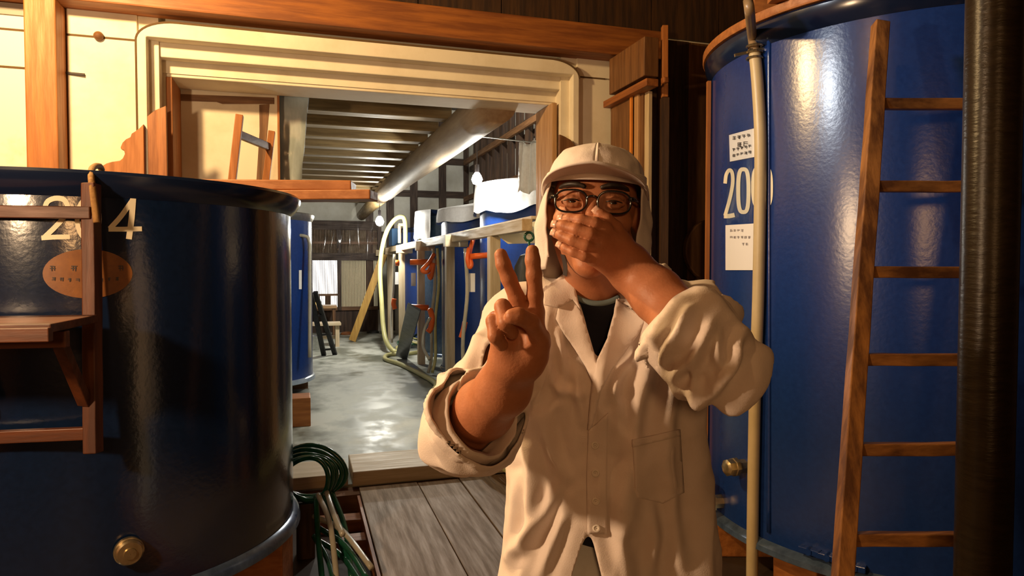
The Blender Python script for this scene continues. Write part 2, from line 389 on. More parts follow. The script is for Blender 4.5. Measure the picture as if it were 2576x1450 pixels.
# half-timbered far wall above the tanks
for x in (1.45, 1.92, 2.47, 3.15, 3.75): obj('timber_post', MB().box(x, x+.17, 15.94, 16.0, 0, 5.2), wood('dark', 'z'), wf)
for z in (2.15, 3.12, 3.90, 4.7): obj('timber_rail', MB().box(1.45, 3.87, 15.955, 16.0, z, z+.15), wood('dark', 'x'), wf)
# lower half of the far wall in the aisle: boards, lattice and window
for i in range(14):
    x = -.95+i*.19; obj('board', MB().box(x, x+.186, 15.92, 15.99, 0, .50), wood('dark', 'z'), wf)
XA, XB = .27, 1.72
obj('sill_rail', MB().box(-1.2, XB, 15.86, 15.99, .50, .58), wood('brown', 'x'), wf)
obj('lintel_rail', MB().box(-1.2, XB, 15.84, 15.99, 1.63, 1.80), wood('dark', 'x'), wf)
obj('head_rail', MB().box(-1.2, XB, 15.84, 15.99, 2.32, 2.52), wood('dark', 'x'), wf)
obj('middle_rail', MB().box(-1.2, XB, 15.88, 15.98, 2.00, 2.06), wood('brown', 'x'), wf)
obj('middle_rail', MB().box(-1.2, .86, 15.88, 15.98, .83, .88), wood('brown', 'x'), wf)
for x in (.18, .80, 1.70): obj('lattice_post', MB().box(x, x+.09, 15.85, 15.99, .5, 2.4), wood('dark', 'z'), wf)
sm = MB()
for i in range(44):
    x = .28+i*.033
    if .78 < x < .90: continue
    sm.box(x, x+.013, 15.885, 15.90, .58, 1.63); sm.box(x, x+.013, 15.885, 15.90, 1.80, 2.32)
sl_ = obj('lattice_slats', sm, wood('brown', 'z'), wf); sl_['kind'] = 'stuff'
obj('paper_backing', MB().box(.90, 1.70, 15.97, 15.99, .58, 1.63), emis('daylit_paper', (.75, .68, .42), .32), wf)
bk = MB(); bk.box(-1.2, 1.70, 15.97, 15.99, 1.80, 2.32)
obj('paper_backing', bk, mat('backing', (.34, .30, .22), (.16, .13, .08), rough=.9, scale=3, st=(1.5, 1, 3), lo=.45, hi=.6), wf)
wn = struct('window_1', MB().box(.27, .80, 15.93, 15.95, .58, 1.63), emis('daylight_window', (1.0, 1.0, .93), 5.0))
obj('amber_pane', MB().box(.275, .40, 15.922, 15.93, .60, .83), emis('window_amber', (1.0, .62, .18), 2.0), wn)
obj('shaded_pane', MB().box(.53, .66, 15.90, 15.93, .58, .83), wood('dark', 'z'), wn)
# slatted racks and rails on the bay's right wall
rk = thing('slatted_rack', 'dark slatted timber rack high on the wall above the tanks', 'rack', (3.72, 11.2, 2.3))
for i in range(13):
    y = 8.4+i*.52
    obj('slat', MB().box(3.70, 3.80, y, y+.17, 2.6, 5.1), wood('dark', 'z'), rk)
for z in (3.0, 3.85, 4.7): obj('rail', MB().box(3.66, 3.72, 8.2, 15.6, z, z+.11), wood('brown', 'y'), rk)
for z in (2.8, 3.7, 4.5): obj('wall_rail', MB().box(3.80, 3.87, 8.2, 15.6, z, z+.12), wood('dark', 'y'), rk)
# =================================================================== NEAR ROOM THINGS
def on_left(x, y): return onCyl(x, y, LC, LR+.003)
def on_right(x, y): return onCyl(x, y, RC, RR+.003)
LC, LR, LZ0, LZ1 = (-.895, 3.59), .852, .235, 1.835
RC, RR, RZ0, RZ1 = (3.252, 3.068), 1.027, .06, 2.715
def tank(label, c, R, z0, z1, m, rim=1.05, flange=True, n=96, name='storage_tank', group=None, rimh=.09):
    t = thing(name, label, 'tank', (c[0], c[1], z0), group)
    obj('tank_wall', MB().lathe((*c, 0), [(R-.012, z0+.03), (R-.012, z1-.02), (R, z1-.02), (R, z0+.02), (R-.02, z0), (.01, z0), (.01, z0+.03)], n, close=True), m, t, smooth='auto')
    r1 = R*rim
    obj('tank_rim', MB().lathe((*c, 0), [(R+.001, z1-rimh), (R+(r1-R)*.55, z1-rimh*.75), (r1, z1-rimh*.35), (r1+.004, z1-.012), (r1-.006, z1), (R-.02, z1), (R-.02, z1-.03), (R+.001, z1-.03)], n, close=True), DKBLUE, t, smooth='auto')
    if flange:
        obj('base_flange', MB().lathe((*c, 0), [(R+.001, z0+.055), (R+.02, z0+.045), (R*1.035, z0+.03), (R*1.04, z0+.004), (R*1.03, z0-.002), (R-.03, z0-.002), (R-.03, z0+.02)], n, close=True), FLANGE, t, smooth='auto')
    return t
# ---- left tank 204
lt = tank('large blue tank marked 204, colour darkened for shade, on wooden blocks, left foreground', LC, LR, LZ0, LZ1, BLUE_SHADED, 1.055)
d = MB()
ribbon(d, [(112, 525), (120, 507), (140, 499), (161, 503), (170, 522), (162, 545), (140, 570), (112, 597)], 13, on_left)
ribbon(d, [(104, 599), (135, 597), (176, 596)], 12, on_left, k=3)
obj('numeral', d, CREAMPAINT, lt)
d = MB(); ribbon(d, [(222+28*math.sin(a)*1.0, 551-51*math.cos(a)) for a in np.linspace(0, 2*math.pi, 28, endpoint=False)], 12, on_left, True, 1); obj('numeral', d, CREAMPAINT, lt)
d = MB(); ribbon(d, [(336, 500), (304, 545), (276, 576)], 13, on_left, k=4); ribbon(d, [(273, 577), (310, 577), (357, 576)], 12, on_left, k=3); ribbon(d, [(335, 499), (331, 550), (324, 602)], 15, on_left, k=4)
obj('numeral', d, CREAMPAINT, lt)
em = MB(); rows = []
for r in np.linspace(.02, 1, 8): rows.append([on_left(220+113*r*math.cos(a), 689+62*r*math.sin(a)) for a in np.linspace(0, 2*math.pi, 49)])
em.grid(rows)
e = obj('oval_emblem', em, mat('emblem_brown', (.24, .085, .012), (.17, .055, .01), rough=.45, scale=20), lt)
g = MB()
for i, x in enumerate((124, 178, 236, 296)): glyph(g, x, 668, 17, on_left_e if False else (lambda a, b: onCyl(a, b, LC, LR+.005)), 2.2, i+3)
for i in range(9): glyph(g, 130+i*20, 702+abs(4-i)*-1.2, 10, lambda a, b: onCyl(a, b, LC, LR+.005), 1.5, i+30)
obj('emblem_lettering', g, INK, e)['kind'] = 'stuff'
# drain cap
q = onCyl(322, 1382, LC, LR); nrm = np.array([q[0]-LC[0], q[1]-LC[1], 0])/LR
sp = obj('drain_cap', MB().lathe(q, [(.001, .06), (.02, .06), (.022, .052), (.04, .052), (.046, .045), (.046, .03), (.05, .028), (.05, .012), (.035, .01), (.035, -.02)], 28, axis=nrm), BRASS, lt, smooth='auto')
# blocks under the left tank
for i in range(6):
    a = -1.9+i*1.047+.62; x, y = LC[0]+.70*math.cos(a), LC[1]+.70*math.sin(a)
    u = np.array([math.cos(a), math.sin(a)])
    tag(obj('wooden_block', MB().bar((x-.16*u[0], y-.16*u[1], .045), (x+.15*u[0], y+.15*u[1], .045), .2, .366), wood('orange' if i % 2 else 'brown', 'x'), bevel=.008),
        'rough timber block under the rim of tank 204', 'block', 'timber blocks under the left tank')
# ---- hanging step on the left tank
PFH = np.array([math.sin(YAW), math.cos(YAW), 0.0])
DS = 2.34
st = thing('hanging_step', 'red-brown wooden step with shelf hung by rope on tank 204', 'step', P(230, 1140, DS))
RW = wood('redworn', 'z')
a, b = P(230, 462, DS+.03), P(234, 1140, DS-.01)
obj('post', MB().bar(a, b, .048, .045, RGT, seg=8, wob=.0015), RW, st, bevel=.004)
off = -RGT*.62-PFH*.12
obj('post', MB().bar(a+off, b+off, .048, .045, RGT, seg=8, wob=.0015), RW, st, bevel=.004)
def hbar(y0, d, h, name, dz=0): 
    q = P(230, y0, d); obj(name, MB().bar(q+off, q+RGT*.0, .03, h, (0, 0, 1)), wood('redworn', 'x'), st, bevel=.003)
hbar(536, DS+.005, .042, 'crossbar'); hbar(1090, DS-.0, .042, 'crossbar')
z = P(245, 792, 2.30)[2]
c0, c1 = P(247, 793, 2.30), P(128, 818, 1.93)
for k_ in (c0, c1): k_[2] = z
e0, e1 = c0+off*1.12, c1+off*1.0
obj('shelf_board', MB().prism([c0, c1, e1, e0], (0, 0, -.026)), wood('redworn', 'x'), st, bevel=.004)
obj('shelf_edge', MB().bar(c1+np.array([0, 0, -.03]), e1+np.array([0, 0, -.03]), .03, .04), wood('redworn', 'x'), st, bevel=.003)
u_ = (c0-c1)/np.linalg.norm(c0-c1)
obj('shelf_apron', MB().bar(c1+u_*.12-np.array([0, 0, .055])+RGT*.0, e1+u_*.12-np.array([0, 0, .055]), .03, .05), wood('redworn', 'x'), st, bevel=.003)
for o_ in (RGT*-.05, off*.95):
    obj('shelf_bracket', MB().bar(c1+u_*.16+o_-np.array([0, 0, .05]), P(236, 1015, DS-.02)+o_*.6, .03, .036, RGT), wood('redworn', 'z'), st, bevel=.003)
rp_ = [P(243, 560, DS+.0), P(232, 470, DS+.015), P(229, 435, DS+.05), P(236, 420, DS+.13), P(250, 418, DS+.2), P(256, 428, DS+.24)]
obj('rope_hook', MB().tube(smoothpts(rp_, 5), .011, 8), ROPE, st, smooth=True)
# ---- planks lying across the left tank
zt = LZ1+.003
p1 = P(941, 490, 3.52); p0 = P(560, 490, 3.58)
tag(obj('plank', MB().bar((p0[0], p0[1], zt+.026), (p1[0], p1[1], zt+.026), .15, .05), wood('orange', 'x'), bevel=.006), 'lower of two orange planks laid across tank 204', 'plank', 'planks on the navy tank')
p1 = P(890, 468, 3.60); p0 = P(520, 470, 3.55)
tag(obj('plank', MB().bar((p0[0], p0[1], zt+.079), (p1[0], p1[1], zt+.079), .17, .052), wood('orange', 'x'), bevel=.006), 'upper, shorter orange plank stacked on another across tank 204', 'plank', 'planks on the navy tank')
# ---- ladder against the leaf
ld = thing('ladder', 'short orange wooden ladder top leaning behind tank 204 before plaster panel', 'ladder', (-.60, 4.75, .1))
LA, LB = P(603, 290, 4.2), P(684, 331, 4.66)
fa, fb = np.array([LA[0]-.30, LA[1]-.02, -.135]), np.array([LB[0]-.30, LB[1]-.02, .0])
OZ = wood('orange', 'z')
obj('rail', MB().bar(LA, fa, .045, .06, (0, 1, 0)), OZ, ld, bevel=.004); obj('rail', MB().bar(LB, fb, .045, .06, (0, 1, 0)), OZ, ld, bevel=.004)
for k in range(6):
    t = .045+k*.165; a = LA+(fa-LA)*t; b = LB+(fb-LB)*t; obj('rung', MB().bar(a, b, .03, .05), wood('brown', 'y'), ld, bevel=.004)
# ---- carved boards at the doorway sides
sil = [(361, 312), (349, 324), (339, 331), (331, 336), (328, 345), (317, 350), (308, 359), (303, 371), (305, 376), (312, 379), (314, 387), (309, 398), (302, 404), (282, 407), (268, 411), (256, 418), (250, 428)]
pts = [onY(x, y, 4.655) for x, y in sil]
cbx = onY(361, 400, 4.655)[0]
poly = pts+[np.array([pts[-1][0], 4.655, -.13]), np.array([cbx, 4.655, -.13])]
cb = thing('carved_board', 'orange board with scalloped cloud outline left of the doorway', 'board', (-1.0, 4.67, -.14))
def flatpoly(name, poly, off, m, parent):
    me = MB().prism(poly, off); return obj(name, me, m, parent, bevel=.003)
flatpoly('scalloped_panel', poly, (0, .035, 0), wood('orange', 'z'), cb)
s2 = [(423, 270), (394, 279), (374, 295), (359, 314)]
pp_ = [onY(*p, 4.74) for p in ((421, 270), (394, 281), (376, 295), (361, 312), (354, 322))]
pp_ = pp_+[np.array([pp_[-1][0], 4.74, -.13]), np.array([pp_[0][0], 4.74, -.13])]
flatpoly('backing_board', [q-np.array([0, .045, 0]) for q in pp_], (0, .03, 0), wood('red', 'z'), cb)
cb2 = thing('carved_board', 'brown rounded board right of the doorway behind the white cap', 'board', (2.05, 4.67, 0))
sil = [(1408, 338), (1420, 343), (1436, 352), (1447, 368), (1456, 392), (1470, 402), (1484, 412)]
pts = [onY(x, y, 4.66) for x, y in sil]; pts = pts+[np.array([pts[-1][0], 4.66, 0]), np.array([pts[0][0], 4.66, 0])]
flatpoly('scalloped_panel', pts, (0, .03, 0), wood('brown', 'z'), cb2)
# peg and knob on the plaster
tag(obj('wall_peg', MB().tube([(-1.33, 4.745, 2.66), (-1.23, 4.735, 2.655)], .009, 8), INK), 'small dark peg on plaster beside the left post', 'peg')
q = onY(249, 92, 4.745); (obj('wall_knob', MB().lathe(q, [(.001, .035), (.02, .03), (.028, .015), (.026, -.005)], 16, axis=(0, -1, 0)), wood('brown', 'x'), wmid, smooth=True))
# ---- right tank 200
rt = tank('very tall blue tank marked 200 under a wooden lid, right', RC, RR, RZ0, RZ1, BLUE, 1.035, rimh=.11)
lid = MB().lathe((*RC, 0), [(.01, RZ1+.003), (RR*1.045, RZ1+.003), (RR*1.05, RZ1+.012), (RR*1.05, RZ1+.045), (RR*1.04, RZ1+.05), (.01, RZ1+.05)], 96)
lo = tag(obj('tank_lid', lid, wood('orange', 'x'), smooth='auto'), 'round wooden lid covering the tall blue tank marked 200', 'lid')
for (x, y, d, w) in ((1893, 12, 3.02, .06), (2000, -3, 2.75, .17)):
    q = onCyl(x, 40 if w < .1 else 18, RC, RR*1.05); q[:2] += (np.array(RC)-q[:2])*(.06 if w < .1 else .085); q[2] = RZ1+.052
    tag(obj('wood_offcut', MB().bar(q-RGT*w+np.array([0, 0, .035]), q+RGT*w+np.array([0, 0, .035]), .08, .07), wood('orange', 'x'), bevel=.004), 'orange timber offcut on the lid above the cream hose' if w < .1 else 'longer orange timber offcut lying on the blue tank lid', 'offcut')
d = MB()
ribbon(d, [(1824, 462), (1827, 440), (1835, 428), (1842, 436), (1843, 462), (1836, 500), (1824, 543)], 9, on_right); ribbon(d, [(1821, 544), (1834, 544), (1848, 541)], 11, on_right, k=2)
obj('numeral', d, CREAMPAINT, rt)
for cx, cy, rx, ry, w in ((1870, 480, 13, 54, 10), (1917, 471, 20, 50, 15)):
    d = MB(); ribbon(d, [(cx+rx*np.sign(math.cos(a))*abs(math.cos(a))**.6, cy+ry*np.sign(math.sin(a))*abs(math.sin(a))**.75) for a in np.linspace(0, 2*math.pi, 40, endpoint=False)], w, on_right, True, 1)
    obj('numeral', d, CREAMPAINT, rt)
# weld seam
d = MB().tube([onCyl(1935, y, RC, RR) for y in range(80, 1380, 60)], .012, 6); obj('weld_seam', d, BLUE, rt, smooth=True)
def nozzle(x, y, L_, r):
    q = onCyl(x, y, RC, RR); n_ = np.array([q[0]-RC[0], q[1]-RC[1], 0])/RR
    return obj('drain_nozzle', MB().lathe(q, [(.001, L_), (r*.6, L_), (r*.75, L_-.004), (r, L_-.012), (r, L_*.6), (r*1.12, L_*.58), (r*1.12, L_*.4), (r*.85, L_*.38), (r*.85, -.01)], 8 if r > .04 else 20, axis=n_), BRASS, rt, smooth='auto')
nozzle(1872, 1173, .12, .044); nozzle(1815, 1262, .11, .046)
for x, y in ((2040, 1385), (2085, 1400), (2150, 1425)):
    q = onCyl(x, y, RC, RR*1.005); n_ = np.array([q[0]-RC[0], q[1]-RC[1], 0])/RR; tt = np.array([-n_[1], n_[0], 0])
    obj('foot_bracket', MB().bar(q-tt*.05, q+tt*.05, .03, .06, n_), BLUE, rt, bevel=.004)
    obj('bolt', MB().lathe(q, [(.001, .035), (.018, .035), (.02, .02), (.02, 0)], 6, axis=n_), BLUE, rt)
pl = obj('label_sleeve', quadpatch([(1830, 336), (1893, 321), (1893, 560), (1828, 563)], lambda a, b: onCyl(a, b, RC, RR+.012)), clearmat('plastic_sleeve', .10, (.95, .97, 1), .10, .25))
tag(pl, 'clear plastic sleeve taped over the 200 on blue tank', 'sleeve'); 
lb = tag(obj('printed_label', quadpatch([(1834, 340), (1897, 323), (1899, 395), (1836, 407)], lambda a, b: onCyl(a, b, RC, RR+.006)), PAPER), 'printed cream label with small lettering above the numerals', 'label')
g = MB(); f6 = lambda a, b: onCyl(a, b, RC, RR+.008)
for r_, (n_, s_) in enumerate(((4, 10), (2, 13), (5, 8), (5, 8))):
    for i in range(n_): glyph(g, 1842+i*(s_+2)+(12 if r_ == 1 else 0), 343+r_*15-i*2.2, s_, f6, 1.6, r_*9+i)
obj('label_lettering', g, INK, lb)['kind'] = 'stuff'
nt_ = tag(obj('paper_note', quadpatch([(1825, 567), (1921, 561), (1921, 680), (1825, 680)], lambda a, b: onCyl(a, b, RC, RR+.007)), PAPER), 'handwritten white paper note on blue tank behind the cream hose', 'note')
g = MB(); f7 = lambda a, b: onCyl(a, b, RC, RR+.009)
for r_, n_ in enumerate((4, 6, 2)):
    for i in range(n_): glyph(g, 1836+i*9+(30 if r_ == 2 else 0), 577+r_*17, 7, f7, 1.0, r_*7+i+60)
obj('handwriting', g, mat('ink_soft', (.25, .22, .22), rough=.8), nt_)['kind'] = 'stuff'
# cream hose with clamp
hs = thing('hose', 'thick cream hose hanging down the front of the blue tank', 'hose', P(1893, 1450, 2.95))
hp = [(1882, 2, 3.12), (1886, 30, 3.10), (1892, 90, 3.0), (1898, 132, 3.06), (1904, 190, 3.12), (1911, 300, 3.17), (1913, 400, 3.18), (1911, 560, 3.18), (1907, 760, 3.17), (1900, 960, 3.15), (1896, 1150, 3.10), (1893, 1350, 3.02), (1891, 1560, 2.92)]
w3 = [P(*q) if q[1] < 60 else onCyl(q[0], q[1], RC, RR+.034) for q in hp]
obj('upper_hose', MB().tube(smoothpts(w3[:5], 6), .023, 14), HOSE_BROWN, hs, smooth=True)
obj('lower_hose', MB().tube(smoothpts(w3[3:], 6), .0295, 16), HOSE_CREAM, hs, smooth=True)
q = w3[3]; cl_ = MB()
for k in (-.03, .0, .03): cl_.tube([q+np.array([0, 0, k])+np.array([.037*math.cos(a), .037*math.sin(a), 0]) for a in np.linspace(0, 2*math.pi, 16, endpoint=False)], .006, 6, True)
cl_.bar(q-RGT*.10-UPV*.015, q-RGT*.03, .014, .014); cl_.bar(q-RGT*.03+UPV*.01, q+RGT*.06+UPV*.014, .03, .012)
obj('hose_clamp', cl_, BRASS, hs)
# ladder on the right tank
rl = thing('ladder', 'dark-worn wooden ladder leaning on the tall blue tank', 'ladder', P(2150, 1450, 2.2))
A_, B_ = P(2215, 60, 2.74), P(2112, 1560, 2.16); o2 = RGT*.44
RWZ = wood('worn', 'z')
obj('rail', MB().bar(A_, B_, .05, .056, RGT, seg=14, wob=.002), RWZ, rl, bevel=.004)
obj('rail', MB().bar(A_+o2, B_+o2, .05, .056, RGT, seg=14, wob=.002), RWZ, rl, bevel=.004)
for y in (262, 470, 685, 905, 1130, 1357, 1590):
    t = (y-60)/1500; dd = 1/((1-t)/2.74+t/2.16); q = P(2215+(2112-2215)*t, y, dd)
    obj('rung', MB().bar(q, q+o2, .034, .042, seg=5, wob=.0012), wood('worn', 'x'), rl, bevel=.004)
# black wrapped pipe
bp_ = P(2483, 900, 1.95)
tag(obj('vertical_pipe', MB().tube([(bp_[0], bp_[1], z) for z in (-.14, 1, 2, 3, 4.2)], .071, 28), BLACKPIPE, smooth=True), 'thick black-brown wrapped pipe standing in front of the ladder', 'pipe')
# timbers under the right tank
for i in range(7):
    a = 2.2+i*.62; u = np.array([math.cos(a), math.sin(a), 0]); q = np.array([RC[0], RC[1], -.045])
    tag(obj('timber_block', MB().bar(q+u*.62, q+u*(1.10 if i == 1 else .96), .24, .19), wood('orange', 'y'), bevel=.008), 'orange timber block under the tall blue tank', 'block', 'timber blocks under the right tank')
q = P(1757, 1207, 3.75); tag(obj('pipe_end', MB().lathe(q, [(.001, .02), (.03, .02), (.045, .01), (.05, -.02), (.04, -.14), (.04, -.2)], 20, axis=-FWD), mat('cream_plastic', (.72, .55, .42), rough=.5), smooth=True), 'cream round valve end beside the foot of the blue tank', 'valve')
q = onY(1790, 630, 4.68); tag(obj('barrel_lid', MB().lathe(q, [(.001, .03), (.235, .03), (.245, .02), (.245, -.02), (.001, -.02)], 40, axis=(0, -1, 0)), wood('brown', 'z')), 'round brown wooden lid hung on boards behind the blue tank', 'lid')
tag(obj('pole', MB().bar(P(1672, 66, 4.6), P(1672, 246, 4.6), .05, .04, RGT), wood('orange', 'z'), bevel=.004), 'short orange pole hanging right of the doorway post', 'pole')
o_ = P(1672, 246, 4.6); tag(obj('dark_pole', MB().bar(o_+np.array([0, 0, -.004]), (o_[0], o_[1], -.14), .06, .05, RGT), wood('dark', 'z')), 'dark pole standing below the short orange pole', 'pole')
tag(obj('thin_batten', MB().bar(P(1783, 205, 4.05), (P(1783, 205, 4.05)[0], P(1783, 205, 4.05)[1], -.14), .03, .02, RGT), wood('orange', 'z')), 'thin orange batten standing behind the blue tank edge', 'batten')
# ---- walkway planks
wk = thing('plank_walkway', 'weathered grey plank walkway leading to the doorway sill', 'walkway', (1.1, 3.0, 0))
xs = [.365, .765, 1.06, 1.40, 1.72]
for i in range(4):
    obj('plank', MB().bar(((xs[i]+xs[i+1])/2, .35, -.02-.004*(i % 2)), ((xs[i]+xs[i+1])/2, 4.69, -.02-.004*(i % 2)), xs[i+1]-xs[i]-.006, .04), wood('grey', 'y'), wk, bevel=.004)
for y in (.6, 1.9, 3.2, 4.4): obj('bearer', MB().box(.40, 1.69, y, y+.09, -.14, -.045), wood('brown', 'x'), wk)
obj('side_board', MB().box(.345, .362, .4, 4.55, -.14, -.01), wood('red', 'y'), wk)
# dark timber and green hose coil by the tank
tag(obj('wooden_post', MB().bar(P(768, 1262, 3.85), (P(768, 1262, 3.85)[0], P(768, 1262, 3.85)[1], -.14), .10, .10, (0, 1, 0)), wood('dark', 'z'), bevel=.005), 'short dark wooden post under the coiled green hose', 'post')
gh = thing('green_hose', 'coiled dark green hose beside the foot of tank 204', 'hose', P(790, 1400, 3.8))
cen = P(778, 1197, 3.86); cp = MB()
for k in range(5):
    rx, rz = .135+.012*k+random.uniform(-.01, .01), .115+.008*k
    off_ = FWD*(-.07+.035*k)
    cp = MB().tube([cen+off_+RGT*rx*math.cos(a)+UPV*(rz*math.sin(a)+.012*math.sin(2*a+k)) for a in np.linspace(0, 2*math.pi, 36, endpoint=False)], .0135, 10, True)
    obj('hose_loop', cp, HOSE_GREEN, gh, smooth=True)
for k, (a_, b_, c_, m_) in enumerate((((835, 1240), (868, 1330), (885, 1460), HOSE_GREEN), ((815, 1245), (845, 1335), (905, 1490), HOSE_GREEN), ((822, 1240), (838, 1290), (862, 1345), HOSE_CLEAR), ((795, 1250), (800, 1350), (815, 1500), HOSE_GREEN), ((800, 1245), (830, 1320), (850, 1480), HOSE_CLEAR),
        ((790, 1300), (860, 1335), (935, 1430), HOSE_CLEAR), ((800, 1360), (860, 1400), (910, 1470), HOSE_GREEN), ((790, 1350), (825, 1410), (845, 1480), HOSE_GREEN), ((805, 1330), (870, 1375), (925, 1460), HOSE_GREEN))):
    pt = [P(*a_, 3.80-.02*k), P(*b_, 3.62-.02*k), P(*c_, 3.35-.02*k)]
    for q in pt: q[2] = max(q[2], -.12)
    obj('hose_strand', MB().tube(smoothpts(pt, 8), .0145, 10), m_, gh, smooth=True)
for i, (x, y, d, L_) in enumerate(((700, 1440, 3.0, .25), (860, 1300, 4.2, .4), (905, 1360, 3.9, .3))):
    q = P(x, y, d); q[2] = -.10
    tag(obj('timber_offcut', MB().bar(q-RGT*L_/2, q+RGT*L_/2+FWD*.1, .12, .08), wood('red', 'x'), bevel=.006), ('orange timber offcut in front of the foot of tank 204', 'long red-brown offcut on the dark floor before the sill', 'short red-brown offcut beside the walkway edge')[i], 'offcut')
# =================================================================== CORRIDOR THINGS
# hanging plastic-wrapped duct
dm = MB(); rows = []
for i in range(17):
    t = i/16; z = 2.865-(2.865-2.06)*t; x0, x1 = -.135+.0*t, .085-.075*t; y0, y1 = 5.30, 5.50; rr_ = []
    base = [(x0, y0), (x0+.04, y0-.012), ((x0+x1)/2, y0), (x1-.04, y0-.01), (x1, y0), (x1, y1), (x0, y1), (x0, y0)]
    rows.append([(x+.010*noise.noise((x*9, y*9, z*7)), y+.012*noise.noise((x*9+5, y*7, z*8)), z) for x, y in base])
dm.grid(rows)
tag(obj('wrapped_duct', dm, mat('plastic_wrap', (.40, .47, .50), (.28, .33, .35), rough=.16, scale=9, st=(1, 1, .3), bump=.35), smooth='auto'), 'grey plastic-wrapped duct hanging beside the plaster panel', 'duct')
# left-side tanks
t2 = tank('slim bright blue tank with steel rim standing beyond tank 204', (-.609, 8.78), .75, .126, 2.125, BLUE, 1.04)
for ch in t2.children:
    if ch.name.startswith('tank_rim'): ch.data.materials[0] = STEEL
    if ch.name.startswith('base_flange'): ch.data.materials[0] = FLANGE_LT
obj('sight_hose', MB().tube(smoothpts([P(735, 592, 7.95), P(765, 594, 7.98), P(777, 606, 8.0), P(779, 660, 8.0), P(779, 900, 7.9)], 5), .02, 8), HOSE_CLEAR, t2, smooth=True)
obj('paper_slip', quadpatch([(752, 680), (759, 680), (759, 728), (752, 728)], lambda a, b: onCyl(a, b, (-.609, 8.78), .756), 2, 2), PAPER, t2)
for i in range(4):
    a = -1.57+i*1.57; tag(obj('wooden_block', MB().box(-.609+.6*math.cos(a)-.09, -.609+.6*math.cos(a)+.09, 8.78+.6*math.sin(a)-.09, 8.78+.6*math.sin(a)+.09, 0, .122), wood('brown', 'x')), 'small timber block under the slim blue tank', 'block', 'blocks under the slim blue tank')
tank('blue tank almost hidden behind the slim steel-rimmed tank', (-.75, 11.2), .75, .02, 2.0, BLUE, 1.04)
q = onZ(770, 560, 0); tag(obj('prop_pole', MB().bar((.055, 10.15, 0), (.055, 10.15, 2.86), .055, .05), wood('orange', 'z')), 'upright orange pole behind the slim blue tank rim', 'pole')
q = P(780, 1045, 6.9); 
tag(obj('timber_baulk', MB().box(q[0]-.75, q[0], 6.62, 6.90, 0, .27), wood('orange', 'x'), bevel=.008), 'squared orange timber baulk on concrete behind tank 204', 'timber')
# catwalk on posts
PY = [6.25, 8.25, 10.35, 12.4, 14.1]
cw = thing('catwalk', 'pale timber catwalk frame on posts along the right row of blue tanks', 'catwalk', (1.76, 10.3, 0))
PALEY, PALEZ, PALEX = wood('pale', 'y'), wood('pale', 'z'), wood('pale', 'x')
edges = [5.24, 8.0, 10.1, 12.2, 13.9, 15.8]
for i in range(5): obj('edge_beam', MB().bar((1.76, edges[i]+.01, 1.835), (1.76, edges[i+1]-.01, 1.835), .09, .10), PALEY, cw, bevel=.005)
for y in PY: obj('post', MB().bar((1.76, y, 0), (1.76, y, 1.783), .105, .11, (0, 1, 0)), PALEZ, cw, bevel=.006)
for y in (8.0, 10.1, 12.2, 13.9, 15.7): obj('cross_beam', MB().bar((1.64, y, 1.80), (1.92, y, 1.80), .12, .14, (0, 0, 1)), PALEX, cw, bevel=.006)
for k in range(1): obj('deck_board', MB().bar((1.86+k*.11, 5.3, 1.90), (1.86+k*.11, 15.6, 1.90), .10, .025), PALEY, cw)
# tanks of the right bay
BT = [((2.86, 7.55), .87, 2.42, 'nearest blue tank of the right row under the bright white cloth'),
      ((2.80, 9.62), .85, 2.30, 'second blue tank of the right row with grey cloth over it'),
      ((2.80, 11.65), .85, 2.42, 'third tank of the right row, dull grey-blue above the catwalk'),
      ((2.80, 13.7), .85, 2.25, 'farthest small-looking blue tank of the right row by the lamp')]
GREYBLUE = mat('paint_greyblue', (.045, .085, .15), (.03, .06, .11), rough=.25, scale=20)
BT_OBJ = [tank(l, c, R, .0, z1, GREYBLUE if i == 2 else BLUE, 1.04, group=None) for i, (c, R, z1, l) in enumerate(BT)]
def cloth(c, R, z1, a0, a1, drop, name, lab, m=CLOTH, wob=.03, tall=.0):
    mb = MB(); rows = []; N = 48
    for i in range(9):
        t = i/8; row = []
        for k in range(N+1):
            a = a0+(a1-a0)*k/N; f_ = .5+.5*noise.noise((a*3, 2.1, R))
            if i < 4: r = (R*1.05+.012)*(.15+.85*i/3.0); z = z1+.015+tall*(1-i/3.)
            else:
                s_ = (i-3)/5; r = R*1.05+.014+.02*s_*(1+noise.noise((a*9, s_*2, 5))); z = z1+.012-drop*s_*(.72+.5*f_)
            row.append((c[0]+r*math.cos(a), c[1]+r*math.sin(a), z))
        rows.append(row)
    mb.grid(rows); return tag(obj(name, mb, m, smooth=True), lab, 'cloth')
cloth(BT[0][0], BT[0][1], BT[0][2], math.radians(150), math.radians(262), .34, 'dust_cloth', 'brilliant white cloth draped over the nearest tank of the right row', tall=.03)
cloth(BT[1][0], BT[1][1], BT[1][2], math.radians(140), math.radians(280), .20, 'dust_cloth', 'light grey cloth draped over the second tank of the row', tall=.14)
cloth(BT[2][0], BT[2][1], BT[2][2], math.radians(170), math.radians(215), .5, 'dust_cloth', 'thin pale cloth hanging off the third tank of the row')
q = P(1333, 420, 6.55); mb = MB(); rows = []
for i in range(10):
    t = i/9; rows.append([q+RGT*((u-.5)*(.20+.06*t)+.012*math.sin(u*17+t))+FWD*(.02*math.sin(u*23+2*t))+UPV*(.235-.48*t+.02*math.sin(u*11)) for u in np.linspace(0, 1, 15)])
tag(obj('hanging_cloth', mb.grid(rows), CLOTH, smooth=True, solid=.004), 'pale towel hanging by the doorway edge above nearest tank', 'cloth')
tag(obj('clothes_line', MB().tube([(1.60, 6.15, 2.70), (2.10, 6.21, 2.685), (3.87, 6.4, 2.72)], .006, 6), STEEL), 'thin line holding the pale towel above the nearest tank', 'line')
